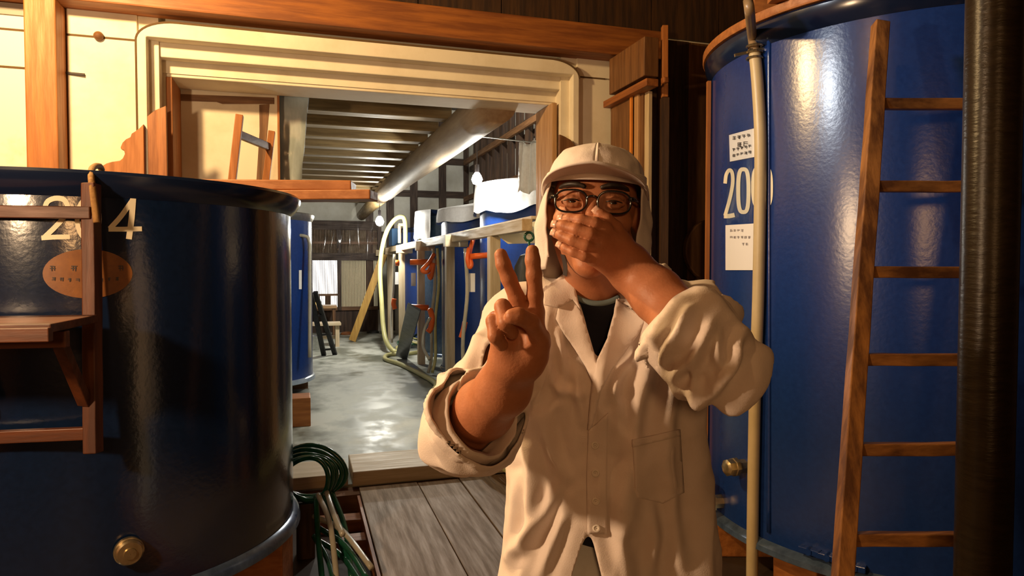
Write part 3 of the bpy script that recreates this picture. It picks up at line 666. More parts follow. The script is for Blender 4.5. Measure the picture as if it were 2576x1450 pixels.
# papers, straps, hoses on the tanks
def tagpaper(x0, y0, x1, y1, d, lab): 
    return tag(obj('paper_tag', MB().prism([P(x0, y0, d), P(x1, y0, d), P(x1, y1, d), P(x0, y1, d)], FWD*.004), PAPER), lab, 'paper')
tagpaper(1180, 688, 1195, 735, 7.6, 'small white paper beside the peace sign fingers on blue tank'); tagpaper(1034, 687, 1046, 720, 10.2, 'small white paper on the second blue tank between posts'); tagpaper(990, 685, 1003, 716, 12.0, 'pale paper on the third tank between far posts')
def strap(x0, x1, y0, y1, d, lab): tag(obj('orange_pipe', MB().tube([P(x0, y0, d), P(x1, y1, d)], .035*d/8, 8), ORANGE, smooth=True), lab, 'pipe')
strap(1183, 1240, 646, 641, 7.4, 'bright orange pipe crossing the nearest blue tank below catwalk'); strap(1032, 1100, 660, 660, 9.95, 'orange pipe crossing the second blue tank below catwalk'); strap(990, 1004, 662, 662, 11.9, 'short orange pipe on the third blue tank')
strap(1035, 1078, 773, 775, 9.9, 'lower orange pipe on the second blue tank')
def hose(name, pts, r, m, lab, k=6): return tag(obj(name, MB().tube(smoothpts(pts, k), r, 10), m, smooth=True), lab, 'hose')
# orange hose loops
hose('orange_hose', [P(1190, 604, 7.5), P(1181, 640, 7.45), P(1186, 665, 7.4), P(1181, 672, 7.4), P(1176, 650, 7.4), P(1180, 625, 7.45)], .025, ORANGE, 'knotted orange hose hanging under the catwalk by nearest tank')
hose('orange_hose', [P(1092, 640, 9.4), P(1080, 660, 9.3), P(1068, 672, 9.3), P(1062, 682, 9.3), P(1076, 684, 9.3), P(1090, 664, 9.3), P(1084, 700, 9.3), P(1078, 690, 9.3)], .028, ORANGE, 'looped orange hose under the catwalk by second tank')
hose('orange_hose', [P(1082, 780, 9.3), P(1087, 800, 9.2), P(1084, 825, 9.2), P(1077, 836, 9.2)], .04, ORANGE, 'short orange hose low beside the second tank post')
hose('orange_hose', [P(1170, 810, 7.6), P(1166, 830, 7.6), P(1160, 850, 7.6)], .03, ORANGE, 'orange hose piece low by the white coat sleeve')
hose('orange_hose', [P(992, 752, 11.5), P(990, 765, 11.5), P(994, 778, 11.5)], .04, ORANGE, 'small orange hose end low on the third tank')
# drain hoses hanging down the tanks
for x, d, m, lab in ((1171, 7.55, HOSE_CLEAR, 'clear hose hanging down the nearest tank of the right row'), (1090, 9.5, HOSE_CLEAR, 'clear hose down the second tank of the right row'), (1100, 9.5, HOSE_YEL, 'greenish hose beside the clear hose on second tank')):
    top = P(x, 625, d); hose('drain_hose', [top, top+np.array([.02, 0, -.5]), top+np.array([-.03, 0, -1.0]), (top[0]-.04, top[1]-.05, .25), (top[0]-.1, top[1]-.12, .03)], .022, m, lab)
hose('drain_hose', [P(1082, 800, 9.1), P(1068, 830, 9.0), P(1064, 870, 8.9), P(1080, 905, 8.7)], .02, HOSE_CLEAR, 'looping clear hose beside the second catwalk post')
hose('drain_hose', [P(992, 640, 11.7), P(990, 720, 11.7), P(984, 800, 11.6), P(986, 862, 11.4)], .022, HOSE_CLEAR, 'clear hose hanging by the third catwalk post')
# big arching yellow hose over the catwalk end and along the floor
z0_ = lambda x, y: onZ(x, y, .03)
top = [P(1020, 640, 12.6), P(1019, 560, 12.6), P(1008, 546, 12.6), P(990, 556, 12.6), P(972, 585, 12.6), P(960, 632, 12.6), P(956, 690, 12.5), P(960, 760, 12.3), P(964, 820, 12.1), P(972, 860, 11.9)]
hose('yellow_hose', top+[z0_(990, 884), z0_(1006, 884), z0_(1000, 876)], .042, HOSE_YEL, 'long pale yellow hose arching over the far end of catwalk')
hose('yellow_hose', [z0_(1078, 882), z0_(1030, 890), z0_(978, 893), z0_(970, 904), z0_(1010, 918), z0_(1060, 943), z0_(1096, 966), z0_(1090, 985), z0_(1084, 1005), z0_(1092, 1030), z0_(1150, 1080), z0_(1230, 1125)], .034, HOSE_YEL, 'yellow hose snaking over the wet concrete toward the sleeve')
for k in range(3):
    a_, b_, c_ = onZ(1180+k*18, 1090, .03), onZ(1215+k*22, 1140, .13), onZ(1262+k*24, 1172, .13)
    hose('yellow_hose', [a_, onZ(1196+k*20, 1115, .08), b_, c_, c_+np.array([.12, -.35, -.05]), c_+np.array([.2, -.6, -.1])], .028, HOSE_YEL, ('yellow hose crossing the sill, leftmost of three by the coat', 'yellow hose crossing the sill, middle of three by the coat', 'yellow hose crossing the sill, rightmost of three by the coat')[k])
for k in range(4):
    a = k*1.3; hose('tangled_hose', [z0_(1035+k*14, 868)+np.array([.25*math.cos(a+t), .35*math.sin(a+t), .03+.04*k+.02*math.sin(3*t)]) for t in np.linspace(0, 5.2, 14)], .02, (HOSE_GREEN, HOSE_YEL, HOSE_CLEAR, HOSE_GREEN)[k], ('dark green hose heaped under the catwalk', 'yellow hose coiled in the heap under catwalk', 'clear hose in the heap under the catwalk', 'uppermost green hose of the heap under catwalk')[k], 3)
# leaning boards
a = P(1042, 772, 9.2); b = onZ(1010, 900, .02); tag(obj('leaning_board', MB().bar(a, b, .20, .03, FWD), mat('board_wet', (.10, .11, .11), (.05, .055, .06), rough=.3, scale=10), bevel=.004), 'wet dark grey board leaning on the second catwalk post', 'board')
a = P(966, 640, 13.6); b = onZ(886, 858, .02); tag(obj('leaning_board', MB().bar(a, b, .14, .04, FWD), wood('gold', 'z'), bevel=.004), 'golden timber leaning diagonally on the far catwalk end', 'timber')
# black trestle ladder and low bench
sl2 = thing('step_ladder', 'black wooden step ladder standing beyond the slim blue tank', 'ladder', onZ(820, 890, 0))
for (x, y, x2, y2, d1) in ((782, 740, 815, 895, 10.1), (793, 735, 843, 893, 10.2)):
    b = onZ(x2, y2, 0); a = P(x, y, d1+.5); obj('leg', MB().bar(a, b, .07, .05, FWD), wood('black', 'z'), sl2)
for t in (.35, .65, .9):
    a = P(782, 740, 10.6)*(1-t)+onZ(815, 895, 0)*t; b = P(793, 735, 10.7)*(1-t)+onZ(843, 893, 0)*t; obj('tread', MB().bar(a, b, .05, .03), wood('black', 'x'), sl2)
bn = thing('bench', 'low pale wooden bench before the bright lattice window', 'bench', (.35, 13.2, 0))
obj('bench_top', MB().box(.02, .72, 13.0, 13.4, .40, .45), PALEX, bn, bevel=.005)
for x in (.08, .62): obj('leg', MB().box(x, x+.07, 13.05, 13.35, 0, .40), PALEZ, bn)
obj('stretcher', MB().box(.15, .62, 13.17, 13.22, .14, .20), PALEX, bn)
tb = thing('side_table', 'narrow wooden table against the far lattice wall', 'table', (.4, 15.2, 0))
obj('table_top', MB().box(0, .75, 15.0, 15.5, .60, .66), wood('tan', 'x'), tb, bevel=.005)
for x in (.03, .66): obj('leg', MB().box(x, x+.06, 15.05, 15.45, 0, .60), wood('brown', 'z'), tb)
tag(obj('bucket', MB().lathe(onZ(790, 880, 0), [(.01, .005), (.10, .005), (.13, .24), (.138, .24), (.138, .25), (.124, .25), (.095, .02), (.01, .02)], 24), STEEL, smooth='auto'), 'small shiny metal bucket at the foot of the slim tank', 'bucket')
for x, y, lab in ((872, 842, 'small red-brown bundle on the floor by the golden timber'), (938, 838, 'dark cloth lump lying by the far wall')):
    q = onZ(x, y, .0); tag(obj('floor_bundle', MB().lathe(q, [(.001, .07), (.08, .06), (.13, .03), (.14, 0), (.001, 0)], 16), wood('red' if x < 900 else 'black', 'x'), smooth=True), lab, 'bundle')
# blue crates and yellow stand at the catwalk end
q = P(985, 590, 14.6); tag(obj('blue_crate', MB().box(q[0]-.02, q[0]+.55, q[1]-.2, q[1]+.3, 1.93, 2.30), mat('crate_blue', (.12, .30, .62), rough=.45), bevel=.02), 'light blue crate standing on the far end of catwalk', 'crate')
ys = thing('yellow_stand', 'yellow frame holding the arching hose on the catwalk', 'stand', P(1012, 625, 12.6))
for x in (1005, 1019): 
    a = P(x, 566, 12.65); obj('upright', MB().bar(a, (a[0], a[1], 1.93), .05, .05, RGT), mat('yellow_paint', (.72, .50, .06), rough=.45), ys)
obj('top_bar', MB().bar(P(1003, 566, 12.65), P(1021, 566, 12.65), .05, .05), mat('yellow_paint', (.72, .50, .06)), ys)
# clear plastic sheet hanging before the far wall
mb = MB(); rows = []
for i in range(14):
    t = i/13; rows.append([np.array([.45+1.15*u+.05*math.sin(7*u+3*t), 15.2+.022*math.sin(19*u+2*t)+.009*math.sin(31*u), 2.60-.90*t-.25*math.sin(3.1*u)*t]) for u in np.linspace(0, 1, 40)])
tag(obj('plastic_sheet', mb.grid(rows), clearmat('plastic_film', .07, (.98, .98, .98), .0, .2), smooth=True), 'clear plastic sheet hanging in front of the far lattice', 'sheet')
# lamps of the corridor (visible bulbs and the light they give, plus one unseen)
BULB = emis('bulb_glow', (1, 1, 1), 60)
def lamp(q, lab, e, r=.05, hang=None, show=True):
    t = thing('pendant_bulb', lab, 'lamp', q)
    obj('bulb', MB().lathe(q, [(.001, -r), (r*.7, -r*.75), (r, 0), (r*.75, r*.7), (r*.4, r*1.2), (.001, r*1.25)], 16), BULB, t, smooth=True)
    obj('socket', MB().lathe(q, [(.02, r*1.25), (.024, r*1.3), (.024, r*2.6), (.001, r*2.7)], 12), INK, t)
    if hang is not None: obj('cord', MB().tube([q+np.array([0, 0, r*2.6]), (q[0], q[1], hang)], .006, 6), INK, t)
    return point('light_'+str(len(bpy.data.lights)), tuple(q-np.array([0, 0, r*2.0])), e, COOL, .06)
q1 = P(955, 558, 11.8); lamp(q1, 'glowing bare bulb hanging from the log at corridor end', 150, .075, 2.58)
q2 = np.array([2.02, 7.42, 2.92]); q2 = P(1200, 452, 7.3)
lamp(q2, 'dazzling bulb just above the white cloth on nearest tank', 80, .06, 5.19)
point('light_aisle', (.35, 5.75, 2.84), 55, COOL, .08, 140, (.35, 5.9, 0), .5)  # unseen lamp above the threshold, no bulb modelled

# cream board, pump and clamp under the near end of the catwalk
q = [P(*p) for p in ((1238, 582, 6.35), (1350, 556, 6.2), (1350, 612, 6.2), (1278, 614, 6.3))]
tag(obj('slanted_board', MB().prism(q, FWD*.02), CREAMPAINT, bevel=.002), 'cream board slanting under the catwalk above the raised fingers', 'board')
pm = thing('pump', 'dark humped pump on the floor behind the raised fingers', 'pump', (2.02, 6.05, 0))
obj('pump_body', MB().lathe((2.0, 6.02, 0), [(.001, 1.62), (.05, 1.60), (.10, 1.50), (.125, 1.35), (.125, .02), (.001, .02)], 24), wood('black', 'z'), pm, smooth='auto')
obj('pump_base', MB().box(1.86, 2.14, 5.90, 6.14, 0, .05), STEEL, pm)
obj('pump_band', MB().lathe((2.0, 6.02, 0), [(.127, 1.22), (.131, 1.22), (.131, 1.26), (.127, 1.26)], 24), STEEL, pm)
q = P(1331, 596, 5.6); tag(obj('green_clamp', MB().tube([q+RGT*.035*math.cos(a)+UPV*.035*math.sin(a) for a in np.linspace(0, 2*math.pi, 16, endpoint=False)], .011, 8, True).bar(q-UPV*.03, q-UPV*.12, .02, .02), HOSE_GREEN, smooth=True), 'small green clamp hanging at catwalk end by the index fingertip', 'clamp')
# =================================================================== PERSON
PF = np.array([math.sin(YAW), math.cos(YAW), 0.0])      # person frame: lateral a (RGT), depth b (PF), height c
def pp(px, py, d):
    w = P(px, py, d)-CAM; return np.array([w@RGT, w@PF, w[2]+1.5])
def p2w(v): v = np.asarray(v, float); return CAM+np.outer(v[:, 0], RGT)+np.outer(v[:, 1], PF)+np.outer(v[:, 2]-1.5, (0, 0, 1))
class Field:
    def __init__(s, lo, hi, h): s.o = np.array(lo, float); s.h = h; s.n = tuple(int(math.ceil((b-a)/h))+1 for a, b in zip(lo, hi)); s.D = np.full(s.n, 1., np.float32)
    def sub(s, lo, hi):
        i0 = [max(0, int((l-o)/s.h)) for l, o in zip(lo, s.o)]; i1 = [min(n, int((u-o)/s.h)+2) for u, o, n in zip(hi, s.o, s.n)]
        sl = tuple(slice(a, b) for a, b in zip(i0, i1))
        X, Y, Z = np.ogrid[sl]; return sl, (X*s.h+s.o[0]).astype(np.float32), (Y*s.h+s.o[1]).astype(np.float32), (Z*s.h+s.o[2]).astype(np.float32)
def smin(a, b, k):
    if k <= 0: return np.minimum(a, b)
    h = np.maximum(k-np.abs(a-b), 0)/k; return np.minimum(a, b)-h*h*k*.25
def rc(g, a, b, r1, r2):
    X, Y, Z = g; ab = np.array(b)-np.array(a); L2 = float(ab@ab)+1e-12
    px, py, pz = X-np.float32(a[0]), Y-np.float32(a[1]), Z-np.float32(a[2])
    t = np.clip((px*np.float32(ab[0])+py*np.float32(ab[1])+pz*np.float32(ab[2]))/np.float32(L2), 0, 1)
    return np.sqrt((px-t*np.float32(ab[0]))**2+(py-t*np.float32(ab[1]))**2+(pz-t*np.float32(ab[2]))**2)-(np.float32(r1)+np.float32(r2-r1)*t)
def ell(g, c, r, R=None):
    X, Y, Z = g; p = [X-np.float32(c[0]), Y-np.float32(c[1]), Z-np.float32(c[2])]
    if R is not None: p = [p[0]*np.float32(R[i][0])+p[1]*np.float32(R[i][1])+p[2]*np.float32(R[i][2]) for i in range(3)]
    k0 = np.sqrt(sum((q/np.float32(s))**2 for q, s in zip(p, r))); k1 = np.sqrt(sum((q/np.float32(s*s))**2 for q, s in zip(p, r)))+1e-9
    return k0*(k0-1)/k1
def cone(F, a, b, r1, r2, k=.01, D=None):
    a = np.array(a, float); b = np.array(b, float); m = max(r1, r2)+k+.012; D = F.D if D is None else D
    sl, *g = F.sub(np.minimum(a, b)-m, np.maximum(a, b)+m); D[sl] = smin(D[sl], rc(g, a, b, r1, r2), k)
def egg(F, c, r, R=None, k=.02, D=None):
    m = max(r)+k+.012; D = F.D if D is None else D
    sl, *g = F.sub(np.array(c)-m, np.array(c)+m); D[sl] = smin(D[sl], ell(g, c, r, R), k)
def carve(F, c, r, R=None, k=.01):
    m = max(r)+k+.012; sl, *g = F.sub(np.array(c)-m, np.array(c)+m); F.D[sl] = -smin(-F.D[sl], ell(g, c, r, R), k)
def surfnet(D, o, h, it=3):
    s = D < 0; c = np.zeros(tuple(n-1 for n in D.shape), np.uint8)
    cs = [(i, j, k) for i in (0, 1) for j in (0, 1) for k in (0, 1)]
    for i, j, k in cs: c += s[i:s.shape[0]-1+i, j:s.shape[1]-1+j, k:s.shape[2]-1+k]
    idx = np.argwhere((c > 0) & (c < 8)); val = np.stack([D[idx[:, 0]+i, idx[:, 1]+j, idx[:, 2]+k] for i, j, k in cs], 1)
    acc = np.zeros((len(idx), 3)); cnt = np.zeros(len(idx)); C8 = np.array(cs, float)
    for a in range(8):
        for b in range(a+1, 8):
            if abs(C8[a]-C8[b]).sum() != 1: continue
            m = (val[:, a] < 0) != (val[:, b] < 0); t = val[m, a]/(val[m, a]-val[m, b]+1e-12)
            acc[m] += C8[a]+(C8[b]-C8[a])*t[:, None]; cnt[m] += 1
    V = (idx+acc/cnt[:, None])*h+o
    vid = np.full(c.shape, -1, np.int32); vid[tuple(idx.T)] = np.arange(len(idx)); Q = []
    for ax in range(3):
        A = [slice(1, n-1) for n in D.shape]; A[ax] = slice(0, D.shape[ax]-1); B = list(A); B[ax] = slice(1, D.shape[ax])
        sa, sb = s[tuple(A)], s[tuple(B)]; e = np.argwhere(sa != sb)
        off = np.array([1, 1, 1]); off[ax] = 0; e2 = e+off; fl = sa[tuple(e.T)]
        u, v = (ax+1) % 3, (ax+2) % 3; q = []
        for du, dv in ((1, 1), (0, 1), (0, 0), (1, 0)):
            p = e2.copy(); p[:, u] -= du; p[:, v] -= dv; q.append(vid[tuple(p.T)])
        q = np.stack(q, 1); q[~fl] = q[~fl][:, ::-1]; Q.append(q)
    Q = np.concatenate(Q); Q = Q[(Q >= 0).all(1)]
    return V, Q
def relax(V, Q, it, lam=.5, mu=-.52):
    E = np.concatenate([Q[:, [0, 1]], Q[:, [1, 2]], Q[:, [2, 3]], Q[:, [3, 0]]]); n = len(V)
    deg = np.bincount(E[:, 0], minlength=n)+np.bincount(E[:, 1], minlength=n)+1e-9
    for i in range(it):
        for f in (lam, mu):
            A = np.stack([np.bincount(E[:, 0], V[E[:, 1], k], n)+np.bincount(E[:, 1], V[E[:, 0], k], n) for k in range(3)], 1)/deg[:, None]
            V = V+f*(A-V)
    return V
def vnormals(V, Q):
    N = np.cross(V[Q[:, 2]]-V[Q[:, 0]], V[Q[:, 3]]-V[Q[:, 1]]); R = np.zeros_like(V)
    for k in range(4):
        for j in range(3): R[:, j] += np.bincount(Q[:, k], N[:, j], len(V))
    return R/(np.linalg.norm(R, axis=1, keepdims=True)+1e-12)
def big(name, V, Q, m, parent, solid=0., off=-1):
    """numpy quad mesh (person frame) -> object"""
    used = np.unique(Q); mp = np.full(len(V), -1, np.int64); mp[used] = np.arange(len(used)); Q = mp[Q]; V = V[used]
    W_ = p2w(V)-root_loc(parent); me = bpy.data.meshes.new(name)
    me.vertices.add(len(W_)); me.vertices.foreach_set('co', W_.astype(np.float32).ravel())
    me.loops.add(Q.size); me.loops.foreach_set('vertex_index', Q.astype(np.int32).ravel())
    me.polygons.add(len(Q)); me.polygons.foreach_set('loop_start', np.arange(0, Q.size, 4, dtype=np.int32))
    me.update(calc_edges=True); me.validate(); me.shade_smooth(); me.materials.append(m)
    o = bpy.data.objects.new(name, me); COL.objects.link(o); o.parent = parent
    if solid: md = o.modifiers.new('thickness', 'SOLIDIFY'); md.thickness = solid; md.offset = off
    return o
SKIN = mat('skin', (.50, .20, .10), (.41, .155, .072), rough=.5, scale=38, bump=.08, spec=.35, lo=.3, hi=.75, sss=.12, fine=220.)
COATM = mat('coat_cotton', (.77, .67, .615), (.73, .625, .565), rough=.85, scale=18, bump=.10, fine=420.)
CAPM = mat('cap_cotton', (.77, .70, .67), (.72, .65, .62), rough=.85, scale=18, bump=.10, fine=420.)
NAVYTEE = mat('tee_navy', (.010, .012, .024), rough=.9)
TEERIM = mat('tee_rim', (.14, .19, .20), rough=.9)
HAIR = mat('hair_black', (.016, .011, .008), (.03, .02, .014), rough=.5, scale=200, st=(1, 1, .2))
FRAME = mat('frame_black', (.008, .008, .009), rough=.12, coat=.5)
person = thing('person', 'man in white coat, white cap and glasses making a peace sign, hand over mouth', 'person', (*(CAM+PF*1.38+RGT*.19)[:2], 0))
# ---- head frame
E0 = pp(1491, 508, 1.19); hs_ = 1.05
ya, ro = math.radians(9), math.radians(3)
hy = np.array([math.sin(ya), math.cos(ya), 0.0])              # towards the back of the head
hz = np.array([math.sin(ro), -.03, math.cos(ro)]); hz -= hy*(hz@hy); hz /= np.linalg.norm(hz)
hx = np.cross(hy, hz); HR = np.array([hx, hy, hz])
def hd(x, y, z): return E0+hs_*(hx*x+hy*y+hz*z)
# joints
SR, ER, WR = pp(1300, 800, 1.37), pp(1176, 1078, 1.19), pp(1298, 940, 1.02)
SL, EL, WL = pp(1700, 790, 1.35), pp(1792, 888, 1.06), pp(1606, 690, 1.198)
NECK0, NECK1 = hd(0, .085, -.09), pp(1508, 790, 1.40)
h = .0023
B = Field((-.135, .88, .93), (.42, 1.56, 1.745), h)
# torso under the clothes
cx_ = .190
egg(B, (cx_, 1.415, 1.27), (.165, .095, .22), k=.03); egg(B, (cx_, 1.41, 1.02), (.150, .095, .20), k=.05)
cone(B, NECK1+np.array([0, .01, -.02]), SR, .055, .05, .04); cone(B, NECK1+np.array([0, .01, -.02]), SL, .055, .05, .04)
# neck with cords
cone(B, NECK0+np.array([0, .01, 0]), NECK1, .054, .060, .02)
for s_ in (-1, 1): cone(B, hd(.06*s_, .075, -.06), NECK1+np.array([.012*s_, -.055, .0]), .012, .010, .025)
# head
g_ = lambda *a, **k: egg(B, *a, **k)
g_(hd(0, .096, .012), [q*hs_ for q in (.074, .094, .083)], HR, .02); g_(hd(0, .062, -.005), [q*hs_ for q in (.064, .064, .088)], HR, .02)
g_(hd(0, .058, -.068), [q*hs_ for q in (.054, .056, .055)], HR, .03); g_(hd(0, .016, -.108), [q*hs_ for q in (.024, .02, .018)], HR, .025)
for s_ in (-1, 1):
    g_(hd(.044*s_, .026, -.030), [q*hs_ for q in (.022, .020, .017)], HR, .022)
    carve(B, hd(.034*s_, -.010, -.003), [q*hs_ for q in (.019, .014, .0125)], HR, .010)
    cone(B, hd(.052*s_, .018, .017), hd(.014*s_, .001, .013), .0085, .0085, .014)
    cone(B, hd(.045*s_, .022, -.024), hd(.02*s_, .006, -.020), .006, .005, .012)          # bag below the eye
    g_(hd(.077*s_, .088, -.015), [q*hs_ for q in (.010, .020, .031)], HR, .008)
cone(B, hd(0, .004, .014), hd(0, -.020, -.036), .0085, .0115, .014)
for s_ in (-1, 1): g_(hd(.0125*s_, -.007, -.041), [q*hs_ for q in (.0085, .011, .008)], HR, .008)
cone(B, hd(-.022, .006, -.071), hd(0, -.001, -.070), .006, .007, .01); cone(B, hd(.022, .006, -.071), hd(0, -.001, -.070), .006, .007, .01)
cone(B, hd(-.018, .007, -.080), hd(.018, .007, -.080), .0075, .0075, .008)
EYE = [hd(.034*s_, .0100, -.001) for s_ in (-1, 1)]
for (e, s_) in zip(EYE, (-1, 1)):
    lid = lambda t, z, y: hd(.034*s_+t, y, z)
    up_ = [lid(-.016, -.001, .006), lid(-.008, .0042, -.0015), lid(.0, .0054, -.0035), lid(.008, .0042, -.0015), lid(.016, -.001, .006)]
    dn_ = [lid(-.016, -.001, .006), lid(-.008, -.0060, -.0008), lid(.0, -.0070, -.0022), lid(.008, -.0060, -.0008), lid(.016, -.001, .006)]
    for c_ in (up_, dn_):
        for a_, b_ in zip(c_[:-1], c_[1:]): cone(B, a_, b_, .0036, .0036, .004)
    g_(e+hs_*hz*.0092+hs_*hy*.0003, [q*hs_ for q in (.016, .009, .0065)], HR, .006); g_(e-hs_*hz*.0125+hs_*hy*.001, [q*hs_ for q in (.016, .009, .006)], HR, .006)
# ---- arms and hands: each in its own field so fingers stay apart
def hand(chains, palm, arm, kf=.007):
    """chains: finger lists of (point, radius); palm/arm: list of (a,b,r1,r2)"""
    allp = np.array([p for ch in chains for p, r in ch]+[q for t in palm+arm for q in t[:2]]); m = .10
    sl, *g = B.sub(allp.min(0)-m, allp.max(0)+m)
    pal = None
    for a, b, r1, r2 in palm: d = rc(g, a, b, r1, r2); pal = d if pal is None else smin(pal, d, .016)
    for a, b, r1, r2 in arm: pal = smin(pal, rc(g, a, b, r1, r2), .03)
    out = pal.copy()
    for ch in chains:
        d = None
        for (a, r1), (b, r2) in zip(ch[:-1], ch[1:]): q = rc(g, a, b, r1, r2); d = q if d is None else smin(d, q, .004)
        out = np.minimum(out, smin(pal, d, kf))
    B.D[sl] = np.minimum(B.D[sl], out)
mm = .001
# his right hand: palm to the camera, index and middle raised
idx = [(pp(1347, 775, .992), .0118), (pp(1346, 742, .985), .0118), (pp(1343, 692, .975), .0112), (pp(1340, 655, .972), .0106), (pp(1339, 633, .972), .0096)]
mid = [(pp(1313, 782, .995), .0118), (pp(1300, 750, .990), .0118), (pp(1280, 701, .980), .0112), (pp(1266, 665, .975), .0106), (pp(1260, 642, .975), .0096)]
rin = [(pp(1288, 800, .992), .0115), (pp(1268, 778, .968), .0112), (pp(1264, 772, .952), .0110), (pp(1272, 812, .938), .0108), (pp(1288, 838, .952), .0098)]
pin = [(pp(1262, 822, .992), .0108), (pp(1246, 802, .972), .0104), (pp(1241, 808, .952), .0102), (pp(1246, 846, .944), .0100), (pp(1262, 868, .956), .0092)]
thu = [(pp(1352, 895, 1.0), .0165), (pp(1358, 850, .972), .0138), (pp(1336, 812, .944), .0122), (pp(1303, 796, .927), .0118), (pp(1288, 796, .925), .0104)]
MW = pp(1308, 905, 1.005)
palm = [(pp(1346, 790, .998), MW+np.array([.012, 0, 0]), .0150, .022), (pp(1316, 795, 1.0), MW, .0150, .021), (pp(1288, 812, .998), MW-np.array([.008, 0, 0]), .0145, .021), (pp(1262, 835, .995), MW-np.array([.018, 0, .006]), .0140, .020),
        (pp(1352, 860, .985), pp(1318, 915, 1.0), .019, .019), (pp(1266, 860, .985), pp(1284, 918, 1.0), .016, .018)]
fr = ER-WR
arm = [(WR+np.array([.010, 0, .02]), WR+fr*.25+np.array([.008, 0, 0]), .026, .033), (WR+np.array([-.012, 0, .018]), WR+fr*.25+np.array([-.006, 0, -.004]), .024, .032), (WR+fr*.25, WR+fr*.62, .035, .045), (WR+fr*.62, ER, .045, .038), (ER, SR, .038, .052)]
hand([idx, mid, rin, pin, thu], palm, arm)
# his left hand: back to the camera, laid over the mouth
f1 = [(pp(1522, 574, 1.147), 0.0105), (pp(1497, 562, 1.137), 0.0102), (pp(1462, 554, 1.140), 0.0096), (pp(1434, 551, 1.153), 0.0091), (pp(1416, 551, 1.163), 0.0082)]
f2 = [(pp(1514, 600, 1.143), 0.0106), (pp(1485, 589, 1.129), 0.0103), (pp(1450, 578, 1.133), 0.0098), (pp(1419, 569, 1.147), 0.0091), (pp(1401, 566, 1.157), 0.0082)]
f3 = [(pp(1504, 626, 1.145), 0.0102), (pp(1474, 617, 1.131), 0.0099), (pp(1440, 605, 1.135), 0.0093), (pp(1414, 593, 1.149), 0.0088), (pp(1399, 588, 1.159), 0.0080)]
f4 = [(pp(1492, 652, 1.153), 0.0093), (pp(1470, 645, 1.141), 0.0089), (pp(1443, 634, 1.145), 0.0084), (pp(1424, 625, 1.155), 0.0078), (pp(1412, 619, 1.163), 0.0071)]
th = [(pp(1572, 612, 1.173), 0.0137), (pp(1549, 572, 1.163), 0.0111), (pp(1526, 551, 1.155), 0.0102), (pp(1511, 541, 1.157), 0.0096), (pp(1503, 533, 1.159), 0.0084)]
ML = pp(1578, 664, 1.190)
palm = [(pp(1520, 578, 1.149), ML+np.array([.006, 0, .012]), .0135, .021), (pp(1512, 602, 1.143), ML, .0135, .022), (pp(1503, 628, 1.145), ML-np.array([.006, 0, .008]), .0130, .021), (pp(1494, 652, 1.152), ML-np.array([.012, 0, .016]), .0120, .019), (pp(1560, 610, 1.167), ML, .016, .02)]
fl = EL-WL
arm = [(WL+np.array([-.006, 0, .012]), WL+fl*.28+np.array([-.002, 0, .008]), .024, .035), (WL+np.array([-.012, 0, -.012]), WL+fl*.28+np.array([-.004, 0, -.008]), .023, .033), (WL+fl*.28, WL+fl*.66, .037, .045), (WL+fl*.66, EL, .044, .032), (EL, SL, .032, .052), (ML, WL, .023, .025)]
hand([f1, f2, f3, f4, th], palm, arm)
V, Q = surfnet(B.D, B.o, h); V = relax(V, Q, 3)
body = big('body', V, Q, SKIN, person)
BV, BQ = p2w(V), Q
del B
# fingernails of the left hand and right thumb
nail = mat('nail', (.72, .44, .33), rough=.25)
def addnail(ch, up, r):
    a, b = ch[-2][0], ch[-1][0]; d = (b-a)/np.linalg.norm(b-a); up = up-d*(up@d); up /= np.linalg.norm(up); sd = np.cross(d, up); mb = MB(); rows = []
    c = b+up*(ch[-1][1]*.80)
    for i in range(5):
        t = (i/4-.35)*.012; rows.append([p2w([c+d*t+sd*(u*r)+up*(-.3*u*u*r+.0012-.0012*(i == 4))])[0] for u in np.linspace(-1, 1, 6)])
    obj('fingernail', mb.grid(rows), nail, person, smooth=True, solid=-.0008)
for ch, r in ((f1, .0062), (f2, .0062), (f3, .006), (f4, .0052), (th, .0065)): addnail(ch, np.array([-.25, -1, .12]), r)
# eyes, brows
def sphere(name, c, r, m, parent): return obj(name, MB().lathe(p2w([c])[0], [(max(r*math.sin(math.pi*i/14), 1e-5), -r*math.cos(math.pi*i/14)) for i in range(15)], 20, axis=p2w([c-hy])[0]-p2w([c])[0]), m, parent, smooth=True)
SCL = mat('eye_white', (.50, .43, .38), rough=.2); IRIS = mat('iris_dark', (.02, .01, .006), rough=.08)
for e, s_ in zip(EYE, (-1, 1)):
    ey = sphere('eyeball', e, .0125*hs_, SCL, person)
    ic = e-hy*.0072*hs_+hx*.001-hz*.0006
    sphere('iris', ic, .0072, IRIS, ey)
    bp = [hd(x*s_, y, z) for x, y, z in ((.012, -.0095, .0225), (.024, -.0085, .0265), (.038, -.003, .0275), (.050, .007, .0255), (.058, .016, .0215))]
    obj('eyebrow', MB().tube([p2w([q])[0] for q in smoothpts(bp, 4)], [.0035]+[.0052]*3+[.0060]*8+[.0052]*3+[.004, .002], 8, flat=.8), HAIR, person, smooth=True)
for s_ in (-1, 1):
    lp2 = [hd(.034*s_+t, y-.0038, z+.0002) for t, z, y in ((-.015, -.0005, .005), (-.008, .0014, -.0015), (0, .0024, -.0035), (.008, .0014, -.0015), (.015, -.0005, .005))]
    obj('eyelashes', MB().tube([p2w([q])[0] for q in smoothpts(lp2, 4)], .0011, 6), HAIR, person, smooth=True)
